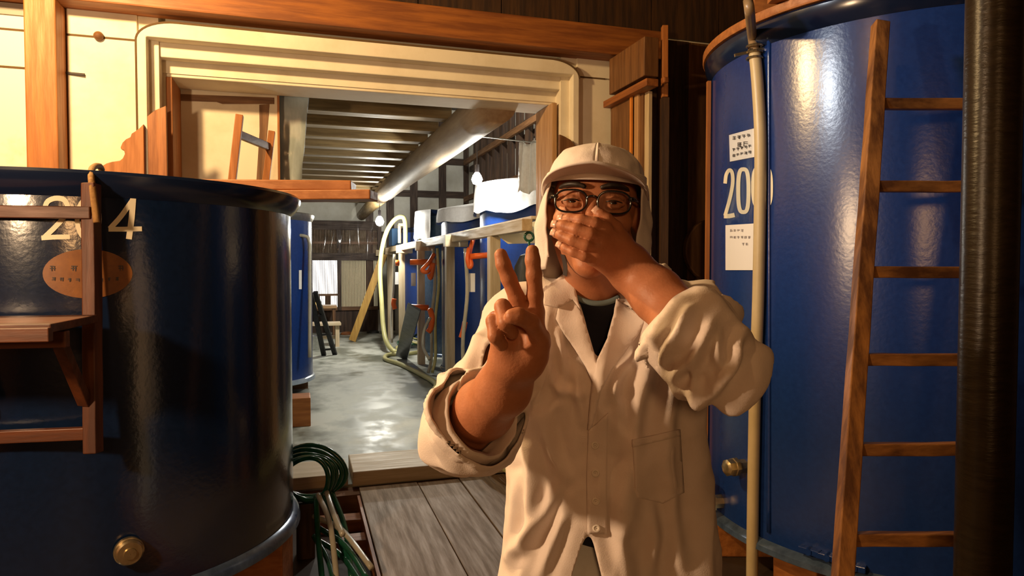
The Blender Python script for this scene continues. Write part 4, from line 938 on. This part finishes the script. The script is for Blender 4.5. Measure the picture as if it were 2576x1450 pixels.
# glasses
gl = bpy.data.objects.new('eyeglasses', None); COL.objects.link(gl); gl.parent = person
def gp(x, y, z): return p2w([hd(x, y, z)])[0]
LENS = clearmat('lens_glass', .02, (.97, .98, .97), .02)
for s_ in (-1, 1):
    n_ = 40; ring = []
    for i in range(n_):
        a = 2*math.pi*i/n_; ca, sa = math.cos(a), math.sin(a)
        x = .0268*np.sign(ca)*abs(ca)**.75; z = .0185*np.sign(sa)*abs(sa)**.8; ring.append((.0355*s_+x, -.0165+.10*abs(.0355*s_+x)**1.0*.12+3.2*(.0355*s_+x)**2, -.001+z))
    obj('rim', MB().tube([gp(*q) for q in ring], .0019, 8, True), FRAME, gl, smooth=True)
    mb = MB(); mb.add([gp(.0355*s_, -.0165+.004, -.001)]+[gp(*q) for q in ring], [(0, 1+i, 1+(i+1) % n_) for i in range(n_)])
    obj('lens', mb, LENS, gl)
    obj('temple', MB().tube([gp(.0615*s_, -.003, .006), gp(.068*s_, .005, .007), gp(.0765*s_, .04, .004), gp(.080*s_, .085, .0)], [.0032, .003, .0022, .002], 8), FRAME, gl, smooth=True)
    obj('hinge', MB().tube([gp(.0600*s_, -.0045, .0065), gp(.067*s_, .003, .0065)], .0042, 8), FRAME, gl, smooth=True)
obj('bridge', MB().tube(smoothpts([gp(-.0098, -.0155, .004), gp(-.004, -.0185, .0075), gp(.004, -.0185, .0075), gp(.0098, -.0155, .004)], 4), .0018, 8), FRAME, gl, smooth=True)
# ---- cap: crown, visor, neck cover
cap = bpy.data.objects.new('cap', None); COL.objects.link(cap); cap.parent = person
def ring_pt(a, rx, ry, z, cy=.088): return (rx*math.sin(a), cy-ry*math.cos(a), z)     # a=0: front
def fold(p, s, k=1.): return noise.noise((p[0]*s, p[1]*s, p[2]*s*k))
mb = MB(); rows = []; N = 96
for i in range(22):
    t = i/21; ph_ = t*math.pi/2; zz = .036+.071*math.sin(ph_)**.95
    rr = max(math.cos(ph_), 0)**.62
    row = []
    for k in range(N):
        a = 2*math.pi*k/N; p = ring_pt(a, .0855*rr+.0005, .1045*rr+.0005, zz-.016*(1-math.cos(a))*.5*t)
        f_ = .0030*fold(p, 34)+.0022*fold(p, 80, .4)
        seam = .0018*sum(math.exp(-((a-c_+math.pi) % (2*math.pi)-math.pi)**2/.0009) for c_ in (0.03, 1.05, -1.05, 2.2, -2.2))
        q = np.array(p); q[:2] += np.array([math.sin(a), -math.cos(a)])*(f_+seam*.6); q[2] += seam*.8*(t > .5); row.append(gp(*q))
    row.append(row[0]); rows.append(row)
obj('crown', mb.grid(rows), CAPM, cap, smooth=True, solid=.002)
mb = MB()
obj('headband', mb.grid([[gp(*ring_pt(a, .0875+.001*j, .1065+.001*j, .034+.019*u)) for a in np.linspace(-1.75, 1.75, 60)] for u, j in ((0, 0), (.05, 1), (.5, 1.4), (.95, 1), (1, 0))]), CAPM, cap, smooth=True, solid=.002)
# crown seam stitched up the front
obj('seam', MB().tube([gp(*ring_pt(.05+.004*t, (.0867)*math.cos(t*math.pi/2)**.62, .1060*math.cos(t*math.pi/2)**.62, .037+.071*math.sin(t*math.pi/2)**.95-.016*t*.0)) for t in np.linspace(0, .85, 12)], .0009, 6), mat('seam_shadow', (.35, .30, .28), rough=.9), cap, smooth=True)
mb = MB(); rows = []; Mv = 44
for j in range(9):
    v = j/8; row = []
    for k in range(Mv+1):
        a = -1.42+2.84*k/Mv; w = math.cos(a/1.42*math.pi/2)**.55; p = ring_pt(a, .0865, .1055, .047)
        out = .070*w*v; x = p[0]*(1+.10*v); y = p[1]-out; z = .047-.004*v+.012*v*w-.024*(1-w)*1.0-.006*v*abs(math.sin(a))
        row.append((x, y, z))
    rows.append([gp(*q) for q in row])
obj('visor', mb.grid(rows), CAPM, cap, smooth=True, solid=.0035)
mb = MB(); rows = []; N = 90
for i in range(24):
    t = i/23; row = []
    for k in range(N+1):
        u = k/N; a = 1.02+(2*math.pi-2.04)*u; bk = abs(u-.5)*2
        rx, ry = .0885+.010*math.sin(t*2.2)+.004*t, .1085+.016*t
        z = .040-t*(.155+.035*(1-bk)-.02*(bk > .97))
        p = np.array(ring_pt(a, rx, ry, z)); n_ = np.array([math.sin(a), -math.cos(a), 0])
        wv = .006*t*math.sin(a*9+2*t)+.004*fold((a*2, t*2, 3), 1.4)+.003*fold(p, 40)
        inn = -.012*t*t*(bk**6)
        row.append(gp(*(p+n_*(wv+inn))))
    rows.append(row)
obj('neck_cover', mb.grid(rows), CAPM, cap, smooth=True, solid=.002)
obj('chin_strap', MB().grid([[p2w([pp(1409+6*t+4*math.sin(t*3), 640+52*t, 1.235)])[0], p2w([pp(1420+5*t+4*math.sin(t*3), 642+54*t, 1.232)])[0]] for t in np.linspace(0, 1, 8)]), INK, cap, solid=.002)
# ---- t-shirt
T = Field((-.02, 1.24, .92), (.40, 1.56, 1.46), .005)
egg(T, (cx_, 1.415, 1.27), (.171, .101, .225), k=.03); egg(T, (cx_, 1.41, 1.02), (.156, .101, .20), k=.05)
cone(T, NECK1+np.array([0, .005, -.022]), SR, .063, .05, .04); cone(T, NECK1+np.array([0, .005, -.022]), SL, .063, .05, .04)
V, Q = surfnet(T.D, T.o, .005); V = relax(V, Q, 4)
nd = np.hypot(V[:, 0]-NECK1[0], V[:, 1]-(NECK1[1]-.0)); bad = (nd < .064) & (V[:, 2] > NECK1[2]-.05)
big('t_shirt', V, Q[~bad[Q].any(1)], NAVYTEE, person, .003)
# ---- trousers and boots
Tr = Field((-.02, 1.22, .0), (.40, 1.62, 1.0), .008)
for s_ in (-1, 1):
    hp_ = np.array([cx_+.085*s_, 1.41, .90]); kn = np.array([cx_+.10*s_, 1.385, .50]); an = np.array([cx_+.11*s_, 1.42, .06])
    cone(Tr, hp_, kn, .095, .075, .03); cone(Tr, kn, an, .075, .068, .02)
egg(Tr, (cx_, 1.41, .90), (.165, .11, .09), k=.04); Tr.D = np.maximum(Tr.D, (.03-(np.arange(Tr.n[2])*.008)).astype(np.float32)[None, None, :])
V, Q = surfnet(Tr.D, Tr.o, .008); V = relax(V, Q, 3); big('trousers', V, Q, CLOTH, person)
for s_ in (-1, 1):
    Bt = Field((cx_+.11*s_-.08, 1.18, -.03), (cx_+.11*s_+.08, 1.55, .18), .006)
    cone(Bt, (cx_+.11*s_, 1.44, .05), (cx_+.115*s_, 1.28, .035), .048, .042, .02); cone(Bt, (cx_+.11*s_, 1.43, .05), (cx_+.11*s_, 1.43, .13), .05, .055, .02)
    Bt.D = np.maximum(Bt.D, (.004-(Bt.o[2]+np.arange(Bt.n[2])*.006)).astype(np.float32)[None, None, :])
    V, Q = surfnet(Bt.D, Bt.o, .006); V = relax(V, Q, 2); big('boot', V, Q, mat('boot_white', (.7, .7, .68), rough=.4), person)
# =================================================================== COAT
hc = .0042
K = Field((-.20, .90, .50), (.47, 1.66, 1.52), hc)
def torso(F):
    X, Y, Z = np.ogrid[0:F.n[0], 0:F.n[1], 0:F.n[2]]
    X = (X*F.h+F.o[0]).astype(np.float32); Y = (Y*F.h+F.o[1]).astype(np.float32); Z = (Z*F.h+F.o[2]).astype(np.float32)
    zs = [.50, .75, .90, 1.05, 1.18, 1.30, 1.38, 1.43, 1.47]
    A = np.interp(Z, zs, [.262, .235, .217, .196, .184, .184, .172, .120, .075]).astype(np.float32)
    Bq = np.interp(Z, zs, [.165, .150, .142, .136, .134, .130, .112, .088, .06]).astype(np.float32)
    cx = np.interp(Z, zs, [.21, .203, .198, .192, .188, .188, .185, .185, .18]).astype(np.float32)
    q = ((np.abs((X-cx)/A))**2.5+(np.abs((Y-1.405)/Bq))**2.5)**(1/2.5)
    d = (q-1)*np.minimum(A, Bq); return np.maximum(d, np.maximum(Z-1.462, .56-Z))
K.D[:] = torso(K)
# coat shoulders
cone(K, NECK1+np.array([0, .012, -.055]), SR+np.array([.015, .01, -.01]), .062, .070, .05); cone(K, NECK1+np.array([0, .012, -.055]), SL+np.array([-.01, .01, -.005]), .062, .070, .05)
# sleeves (own fields, cut at the rolled cuff)
fR, fL = WR-ER, WL-EL
uR, uL = fR/np.linalg.norm(fR), fL/np.linalg.norm(fL)
def sleeve(prims, cut_p, cut_n):
    S_ = np.full(K.n, 1., np.float32)
    for a, b, r1, r2, k in prims[1:]: cone(K, a, b, r1, r2, k, D=S_)
    lo = np.minimum.reduce([np.minimum(p[0], p[1]) for p in prims])-.16; hi = np.maximum.reduce([np.maximum(p[0], p[1]) for p in prims])+.16
    sl, X, Y, Z = K.sub(lo, hi)
    S_[sl] = np.maximum(S_[sl], (X-cut_p[0])*cut_n[0]+(Y-cut_p[1])*cut_n[1]+(Z-cut_p[2])*cut_n[2])
    a, b, r1, r2, k = prims[0]; cone(K, a, b, r1, r2, k, D=S_)
    return S_
cR = ER+fR*.26; nR = np.array([.80, -.50, .34]); nR = uR*.6+nR/np.linalg.norm(nR)*.4; nR /= np.linalg.norm(nR)
cL = EL+fL*.36; nL = uL*.95+np.array([0, -.2, .05]); nL /= np.linalg.norm(nL)
oR = np.array([-.006, .0, -.010])
sR = sleeve([(SR+np.array([.01, .01, -.02]), ER+np.array([.004, .0, .03]), .076, .060, .03), (ER+np.array([.004, 0, .03]), ER+oR, .060, .054, .03), (ER+oR, ER+fR*.3+oR*.6, .056, .062, .03), (ER+fR*.2+oR*.6, ER+fR*.6, .062, .064, .03)], cR, nR)
oL = np.array([.004, .0, -.012])
sL = sleeve([(SL+np.array([-.01, .02, -.005]), EL+np.array([-.010, .02, .0]), .078, .046, .03), (EL+np.array([-.010, .02, .0]), EL+oL, .046, .044, .03), (EL+oL, EL+fL*.3+oL, .045, .062, .03), (EL+fL*.2+oL, EL+fL*.75+oL*.6, .060, .064, .03)], cL, nL)
K.D = np.minimum(smin(K.D, sR, .05), smin(K.D, sL, .05))
V, Q = surfnet(K.D, K.o, hc); V = relax(V, Q, 4)
# ---- folds
Nn = vnormals(V, Q); Wd = p2w(V); pxd = proj(Wd)
def segt(V, a, b):
    ab = b-a; t = np.clip(((V-a)@ab)/(ab@ab), 0, 1); return t, np.linalg.norm(V-(a+t[:, None]*ab), axis=1)
def nz(P_, s, seed=0.):
    return np.array([noise.noise((p[0]+seed, p[1]-seed, p[2]+2*seed)) for p in P_*s])
def ridge(P_, s, seed=0., pw=1.5):
    return (1-np.abs(nz(P_, s, seed))*2.2).clip(-.4, 1)
tR, dR = segt(V, SR, ER); tR2, dR2 = segt(V, ER, ER+fR*.4); tL, dL = segt(V, SL, EL); tL2, dL2 = segt(V, EL, EL+fL*.45)
isR = np.minimum(dR+.03*(tR < .3), dR2) < .115; isL = np.minimum(dL+.03*(tL < .3), dL2) < .12
isR &= pxd[:, 0] < 1345; isL &= (pxd[:, 0] > 1640)
tor_ = 0
disp = np.zeros(len(V))
# coordinates stretched along drape directions
def dirs(P_, d, kl, ks):
    d = np.array(d)/np.linalg.norm(d); al = P_@d; return (P_-np.outer(al, d))*ks+np.outer(al, d)*kl
tor = ~(isR | isL)
Pt = dirs(V, (.12, 0, 1), .9, 7.); disp += np.where(tor, .010*ridge(Pt, 1.0, 3.1)-.004, 0)
Pt = dirs(V, (.75, 0, .66), 1.6, 9.); disp += np.where(tor, .007*ridge(Pt, 1.0, 7.7)*np.clip((V[:, 2]-1.0)/.2, 0, 1), 0)
Pt = dirs(V, (-.7, 0, .7), 2.0, 10.); disp += np.where(tor & (pxd[:, 0] > 1500), .006*ridge(Pt, 1.0, 1.9), 0)
aR = (ER-SR)/np.linalg.norm(ER-SR)
w = np.clip(tR*1.3, .25, 1); Pt = dirs(V, np.cross(aR, [.2, -1, .1]), 4., 11.); disp += np.where(isR, w*(.012*ridge(Pt, 1.0, 5.)-.003), 0)
Pt = dirs(V, aR+np.array([.5, 0, 0]), 2.5, 12.); disp += np.where(isR, .009*ridge(Pt, 1., 9.2)*w, 0)
Pt = dirs(V, np.array([.6, .2, .75]), 3., 12.); disp += np.where(isL, .016*ridge(Pt, 1., 4.4)-.005, 0)
Pt = dirs(V, np.array([.75, .1, -.6]), 3., 10.); disp += np.where(isL, .010*ridge(Pt, 1., 2.6), 0)
disp *= np.where(tor, 2.2, 1.6)
facing = (Nn@np.array([0, -1., 0])) > -.25
def crease(px, amp, w, sel):
    """a drawn fold: ridge of height amp (m), width w (px at the photo's scale), running along px"""
    global disp
    pts = np.array(smoothpts([(*q, 0) for q in px], 6))[:, :2]; best = np.full(len(V), 1e9); tt = np.zeros(len(V)); n = len(pts)-1
    for i in range(n):
        a, b = pts[i], pts[i+1]; ab = b-a; t = np.clip(((pxd[:, 0]-a[0])*ab[0]+(pxd[:, 1]-a[1])*ab[1])/(ab@ab+1e-9), 0, 1)
        d = np.hypot(pxd[:, 0]-a[0]-t*ab[0], pxd[:, 1]-a[1]-t*ab[1]); m = d < best; best[m] = d[m]; tt[m] = (i+t[m])/n
    prof = np.exp(-(best/w)**2)-.45*np.exp(-((best-1.7*w)/w)**2)
    disp = disp+np.where(sel & facing, amp*prof*np.sin(np.clip(tt*.86+.07, 0, 1)*math.pi)**.6, 0)
for px, amp, w in (([(1655, 850), (1610, 960), (1585, 1100), (1575, 1330)], .016, 20), ([(1690, 930), (1672, 1100), (1690, 1300), (1715, 1450)], .014, 20), ([(1380, 925), (1405, 975), (1450, 990)], .012, 13),
        ([(1400, 840), (1420, 930), (1410, 1010)], .012, 14), ([(1440, 890), (1452, 980), (1470, 1060)], .010, 12), ([(1330, 1130), (1345, 1260), (1320, 1380)], .014, 16), ([(1400, 1230), (1360, 1310), (1290, 1400)], .014, 15),
        ([(1420, 1290), (1390, 1370), (1360, 1450)], .012, 14), ([(1310, 1200), (1300, 1300), (1290, 1420)], .012, 14), ([(1560, 1180), (1552, 1300), (1580, 1450)], .012, 18), ([(1640, 1270), (1650, 1360), (1640, 1450)], .012, 18), ([(1370, 1040), (1390, 1130), (1420, 1200)], .012, 16),
        ([(1540, 960), (1555, 1040), (1545, 1130)], .010, 14), ([(1620, 880), (1560, 940), (1530, 1000)], .010, 12)): crease(px, amp, w, tor)
for px, amp, w in (([(1105, 960), (1180, 945), (1260, 905)], .014, 12), ([(1120, 1000), (1150, 970), (1230, 940)], .012, 10), ([(1290, 745), (1250, 830), (1180, 930)], .012, 22), ([(1250, 780), (1200, 860), (1150, 940)], .010, 14),
        ([(1105, 1000), (1120, 1070), (1160, 1140)], .012, 14), ([(1140, 1110), (1190, 1150), (1250, 1130)], .012, 12)): crease(px, amp, w, isR)
for px, amp, w in (([(1735, 800), (1720, 850), (1675, 905)], .014, 11), ([(1790, 820), (1760, 890), (1705, 940)], .016, 13), ([(1850, 850), (1838, 920), (1780, 975), (1715, 965)], .018, 14), ([(1885, 880), (1862, 950), (1800, 1005)], .014, 13),
        ([(1740, 740), (1800, 790), (1870, 850)], .012, 16), ([(1760, 900), (1750, 950), (1775, 990)], .012, 10), ([(1810, 830), (1800, 880), (1815, 930)], .012, 12)): crease(px, amp, w, isL)
disp += .0016*nz(V, 38, 1.)
Q0 = Q
for _ in range(1):
    E_ = np.concatenate([Q[:, [0, 1]], Q[:, [1, 2]], Q[:, [2, 3]], Q[:, [3, 0]]]); dg = np.bincount(E_[:, 0], minlength=len(V))+np.bincount(E_[:, 1], minlength=len(V))+1e-9
    disp = .5*disp+.5*(np.bincount(E_[:, 0], disp[E_[:, 1]], len(V))+np.bincount(E_[:, 1], disp[E_[:, 0]], len(V)))/dg
capR = (np.abs((V-cR)@nR) < hc*1.2) & (np.linalg.norm(V-(ER+fR*.35), axis=1) < .14) & (np.abs(Nn@nR) > .72)
capL = (np.abs((V-cL)@nL) < hc*1.2) & (np.linalg.norm(V-(EL+fL*.45), axis=1) < .14) & (np.abs(Nn@nL) > .72)
V = V+Nn*np.where(capR | capL, 0, disp)[:, None]
# rim of the cuffs for the rolled edge
def inpoly(x, y, poly):
    c = np.zeros(len(x), bool); n = len(poly)
    for i in range(n):
        (x1, y1), (x2, y2) = poly[i], poly[(i+1) % n]
        m = ((y1 > y) != (y2 > y)) & (x < (x2-x1)*(y-y1)/(y2-y1+1e-12)+x1); c ^= m
    return c
front = pxd[:, 2] < 1.40
Vp = [(1418, 640), (1440, 705), (1462, 775), (1484, 850), (1502, 905), (1530, 850), (1552, 765), (1575, 640)]
vhole = front & inpoly(pxd[:, 0], pxd[:, 1], Vp)
nk = (np.hypot(V[:, 0]-NECK1[0], V[:, 1]-(NECK1[1]+.005)) < .072) & (V[:, 2] > 1.39)
hem = front & inpoly(pxd[:, 0], pxd[:, 1], [(1480, 1338), (1437, 1460), (1395, 1750), (1560, 1750), (1512, 1460), (1484, 1345)])
btm = V[:, 2] < .566
kill = vhole | nk | hem | btm | capR | capL
Qc = Q[~kill[Q].any(1)]
# even out the cut edges
E_ = np.sort(np.concatenate([Qc[:, [0, 1]], Qc[:, [1, 2]], Qc[:, [2, 3]], Qc[:, [3, 0]]]), 1); key = E_[:, 0].astype(np.int64)*len(V)+E_[:, 1]
uk, ct = np.unique(key, return_counts=True); be = uk[ct == 1]; e0_, e1_ = be//len(V), be % len(V)
Vc = V.copy(); dg = np.bincount(e0_, minlength=len(V))+np.bincount(e1_, minlength=len(V)); bm_ = dg > 0
for _ in range(24):
    av = np.stack([np.bincount(e0_, Vc[e1_, k], len(V))+np.bincount(e1_, Vc[e0_, k], len(V)) for k in range(3)], 1)[bm_]/dg[bm_, None]
    Vc[bm_] = .5*Vc[bm_]+.5*av
coat = big('coat', Vc, Qc, COATM, person, .0035)
# full front surface for laying lapels, buttons and pocket on
Wd = p2w(V); tree = BVHTree.FromPolygons([tuple(p) for p in Wd], [tuple(int(i) for i in q) for q in Q[~(capR | capL | isR | isL)[Q].any(1)]])
Nw = vnormals(V, Q)
def onc(x, y, lift=.004):
    r = ray(x, y); r = r/np.linalg.norm(r); hit = tree.ray_cast(Vector(CAM+r*.6), Vector(r))
    if hit[0] is None: return P(x, y, 1.30)-FWD*lift
    return np.array(hit[0])-r*lift
from mathutils.geometry import delaunay_2d_cdt
def patch(name, poly, lift, m, parent, step=7., thick=.003, curl=None, closed_edge=True):
    poly = [np.array(p, float) for p in poly]; pts = []
    for i in range(len(poly)):
        a, b = poly[i], poly[(i+1) % len(poly)]; n = max(1, int(np.hypot(*(b-a))/step))
        for k in range(n): pts.append(a+(b-a)*k/n)
    nb = len(pts); A = np.array(pts); xs = np.arange(A[:, 0].min()+step/2, A[:, 0].max(), step); ys = np.arange(A[:, 1].min()+step/2, A[:, 1].max(), step)
    gx, gy = np.meshgrid(xs, ys); gx, gy = gx.ravel(), gy.ravel(); ins = inpoly(gx, gy, [tuple(p) for p in pts])
    gi = [(x, y) for x, y, i_ in zip(gx, gy, ins) if i_ and np.min(np.hypot(A[:, 0]-x, A[:, 1]-y)) > step*.55]
    allp = [tuple(p) for p in pts]+gi
    v2, e2, f2, *_ = delaunay_2d_cdt([Vector(p) for p in allp], [(i, (i+1) % nb) for i in range(nb)], [], 1, 1e-4)
    W3 = []
    raw = np.array([onc(p.x, p.y, 0) for p in v2]); dep = (raw-CAM)@FWD
    nb_ = [set() for _ in v2]
    for f in f2:
        for i in f: nb_[i] |= set(f)
    for _ in range(4): dep = np.array([.35*dep[i]+.65*np.mean(dep[list(s)]) if s else dep[i] for i, s in enumerate(nb_)])
    for p, d_ in zip(v2, dep):
        l = lift if np.isscalar(lift) else lift(p.x, p.y)
        W3.append(P(p.x, p.y, d_-l))
    mb = MB().add(W3, [tuple(f) for f in f2]); return obj(name, mb, m, parent, smooth=True, solid=thick)
bow = lambda a, b, w_, h_: (lambda x, y: .004+h_*max(0, 1-abs(((x-a[0])*(b[1]-a[1])-(y-a[1])*(b[0]-a[0]))/math.hypot(b[0]-a[0], b[1]-a[1]))/w_))
patch('lapel', [(1437, 745), (1405, 772), (1398, 803), (1418, 840), (1446, 880), (1474, 925), (1493, 968), (1507, 990), (1513, 960), (1500, 905), (1484, 850), (1464, 785)], bow((1440, 740), (1508, 985), 70, .012), COATM, coat, thick=.004)
patch('collar', [(1432, 672), (1418, 688), (1388, 712), (1362, 727), (1368, 768), (1404, 776), (1420, 768), (1440, 755), (1462, 782), (1448, 735), (1440, 700)], .017, COATM, coat, thick=.004)
patch('lapel', [(1552, 752), (1575, 770), (1625, 800), (1606, 842), (1572, 888), (1540, 930), (1512, 985), (1490, 1075), (1479, 1085), (1484, 1020), (1490, 965), (1502, 905), (1528, 850), (1546, 790)], bow((1553, 750), (1484, 1080), 80, .014), COATM, coat, thick=.004)
patch('collar', [(1560, 690), (1580, 700), (1640, 745), (1655, 775), (1625, 798), (1580, 770), (1552, 760), (1556, 725)], .016, COATM, coat, thick=.004)
patch('placket', [(1480, 1085), (1530, 1040), (1528, 1150), (1526, 1345), (1478, 1345), (1476, 1200)], .0065, COATM, coat, thick=.003)
patch('pocket', [(1592, 1112), (1712, 1085), (1722, 1240), (1668, 1268), (1600, 1252)], .005, COATM, coat, thick=.003)
patch('pocket_flap_hem', [(1591, 1108), (1712, 1081), (1713, 1098), (1592, 1127)], .009, COATM, coat, thick=.002)
# t-shirt front and its collar, laid on the chest and neck
coat_tree = tree; tree = BVHTree.FromPolygons([tuple(p) for p in BV], [tuple(int(i) for i in q) for q in BQ])
ts = next(o for o in person.children if o.name.startswith('t_shirt'))
patch('shirt_front', [(1450, 748), (1476, 760), (1504, 764), (1532, 760), (1560, 748), (1568, 800), (1535, 900), (1505, 940), (1478, 890), (1452, 800)], .010, NAVYTEE, person, step=8., thick=.002)
obj('shirt_collar', MB().tube([onc(px, 764-16*((px-1504)/54)**2, .010) for px in np.linspace(1450, 1558, 25)], .0055, 8), TEERIM, person, smooth=True)
tree = coat_tree
BUT = mat('button', (.72, .66, .58), rough=.3)
for x, y in ((1497, 1121), (1498, 1191), (1499, 1262), (1500, 1330)):
    q = onc(x, y, .008); obj('button', MB().lathe(q, [(.001, .001), (.003, .0005), (.0045, .0025), (.0068, .002), (.0075, 0), (.0070, -.003), (.001, -.003)], 18, axis=-ray(x, y)), BUT, coat, smooth='auto')
# rolled cuffs: wobbling collar around each sleeve opening
def cuff(c, n, r1, r2, ax, th, wdt, seed):
    n = n/np.linalg.norm(n); x = ax-n*(ax@n); x /= np.linalg.norm(x); y = np.cross(n, x); mb = MB(); rows = []
    prof = [(-.009, .035), (-.006, .012), (-.003, 0.0), (.004, -.006), (th*.6, -.009), (th, -.002), (th*1.05, wdt*.35), (th*.85, wdt*.8), (th*.3, wdt), (-.002, wdt*.95)]
    M_ = 64
    for dr, dl in prof:
        row = []
        for k in range(M_+1):
            a = 2*math.pi*(k % M_)/M_; nn = noise.noise((math.cos(a)*1.6+seed, math.sin(a)*1.6, seed)); n2 = noise.noise((math.cos(a)*3.5+seed, math.sin(a)*3.5, dl*30))
            rr = 1+.10*nn; row.append(c+x*math.cos(a)*(r1*rr+dr*(1+.5*n2))+y*math.sin(a)*(r2*rr+dr*(1+.5*n2))-n*(dl*(1+.7*nn)+.012*nn))
        rows.append([p2w([q])[0] for q in row])
    return obj('cuff', mb.grid(rows), COATM, coat, smooth=True)
cuff(ER+fR*.26+oR*.4+nR*.013, nR, .060, .064, np.array([1., 0, -.6]), .010, .050, 1.3)
cuff(EL+fL*.36+oL*.8+nL*.012, nL, .061, .065, np.array([.5, 0, -1.]), .012, .055, 4.1)
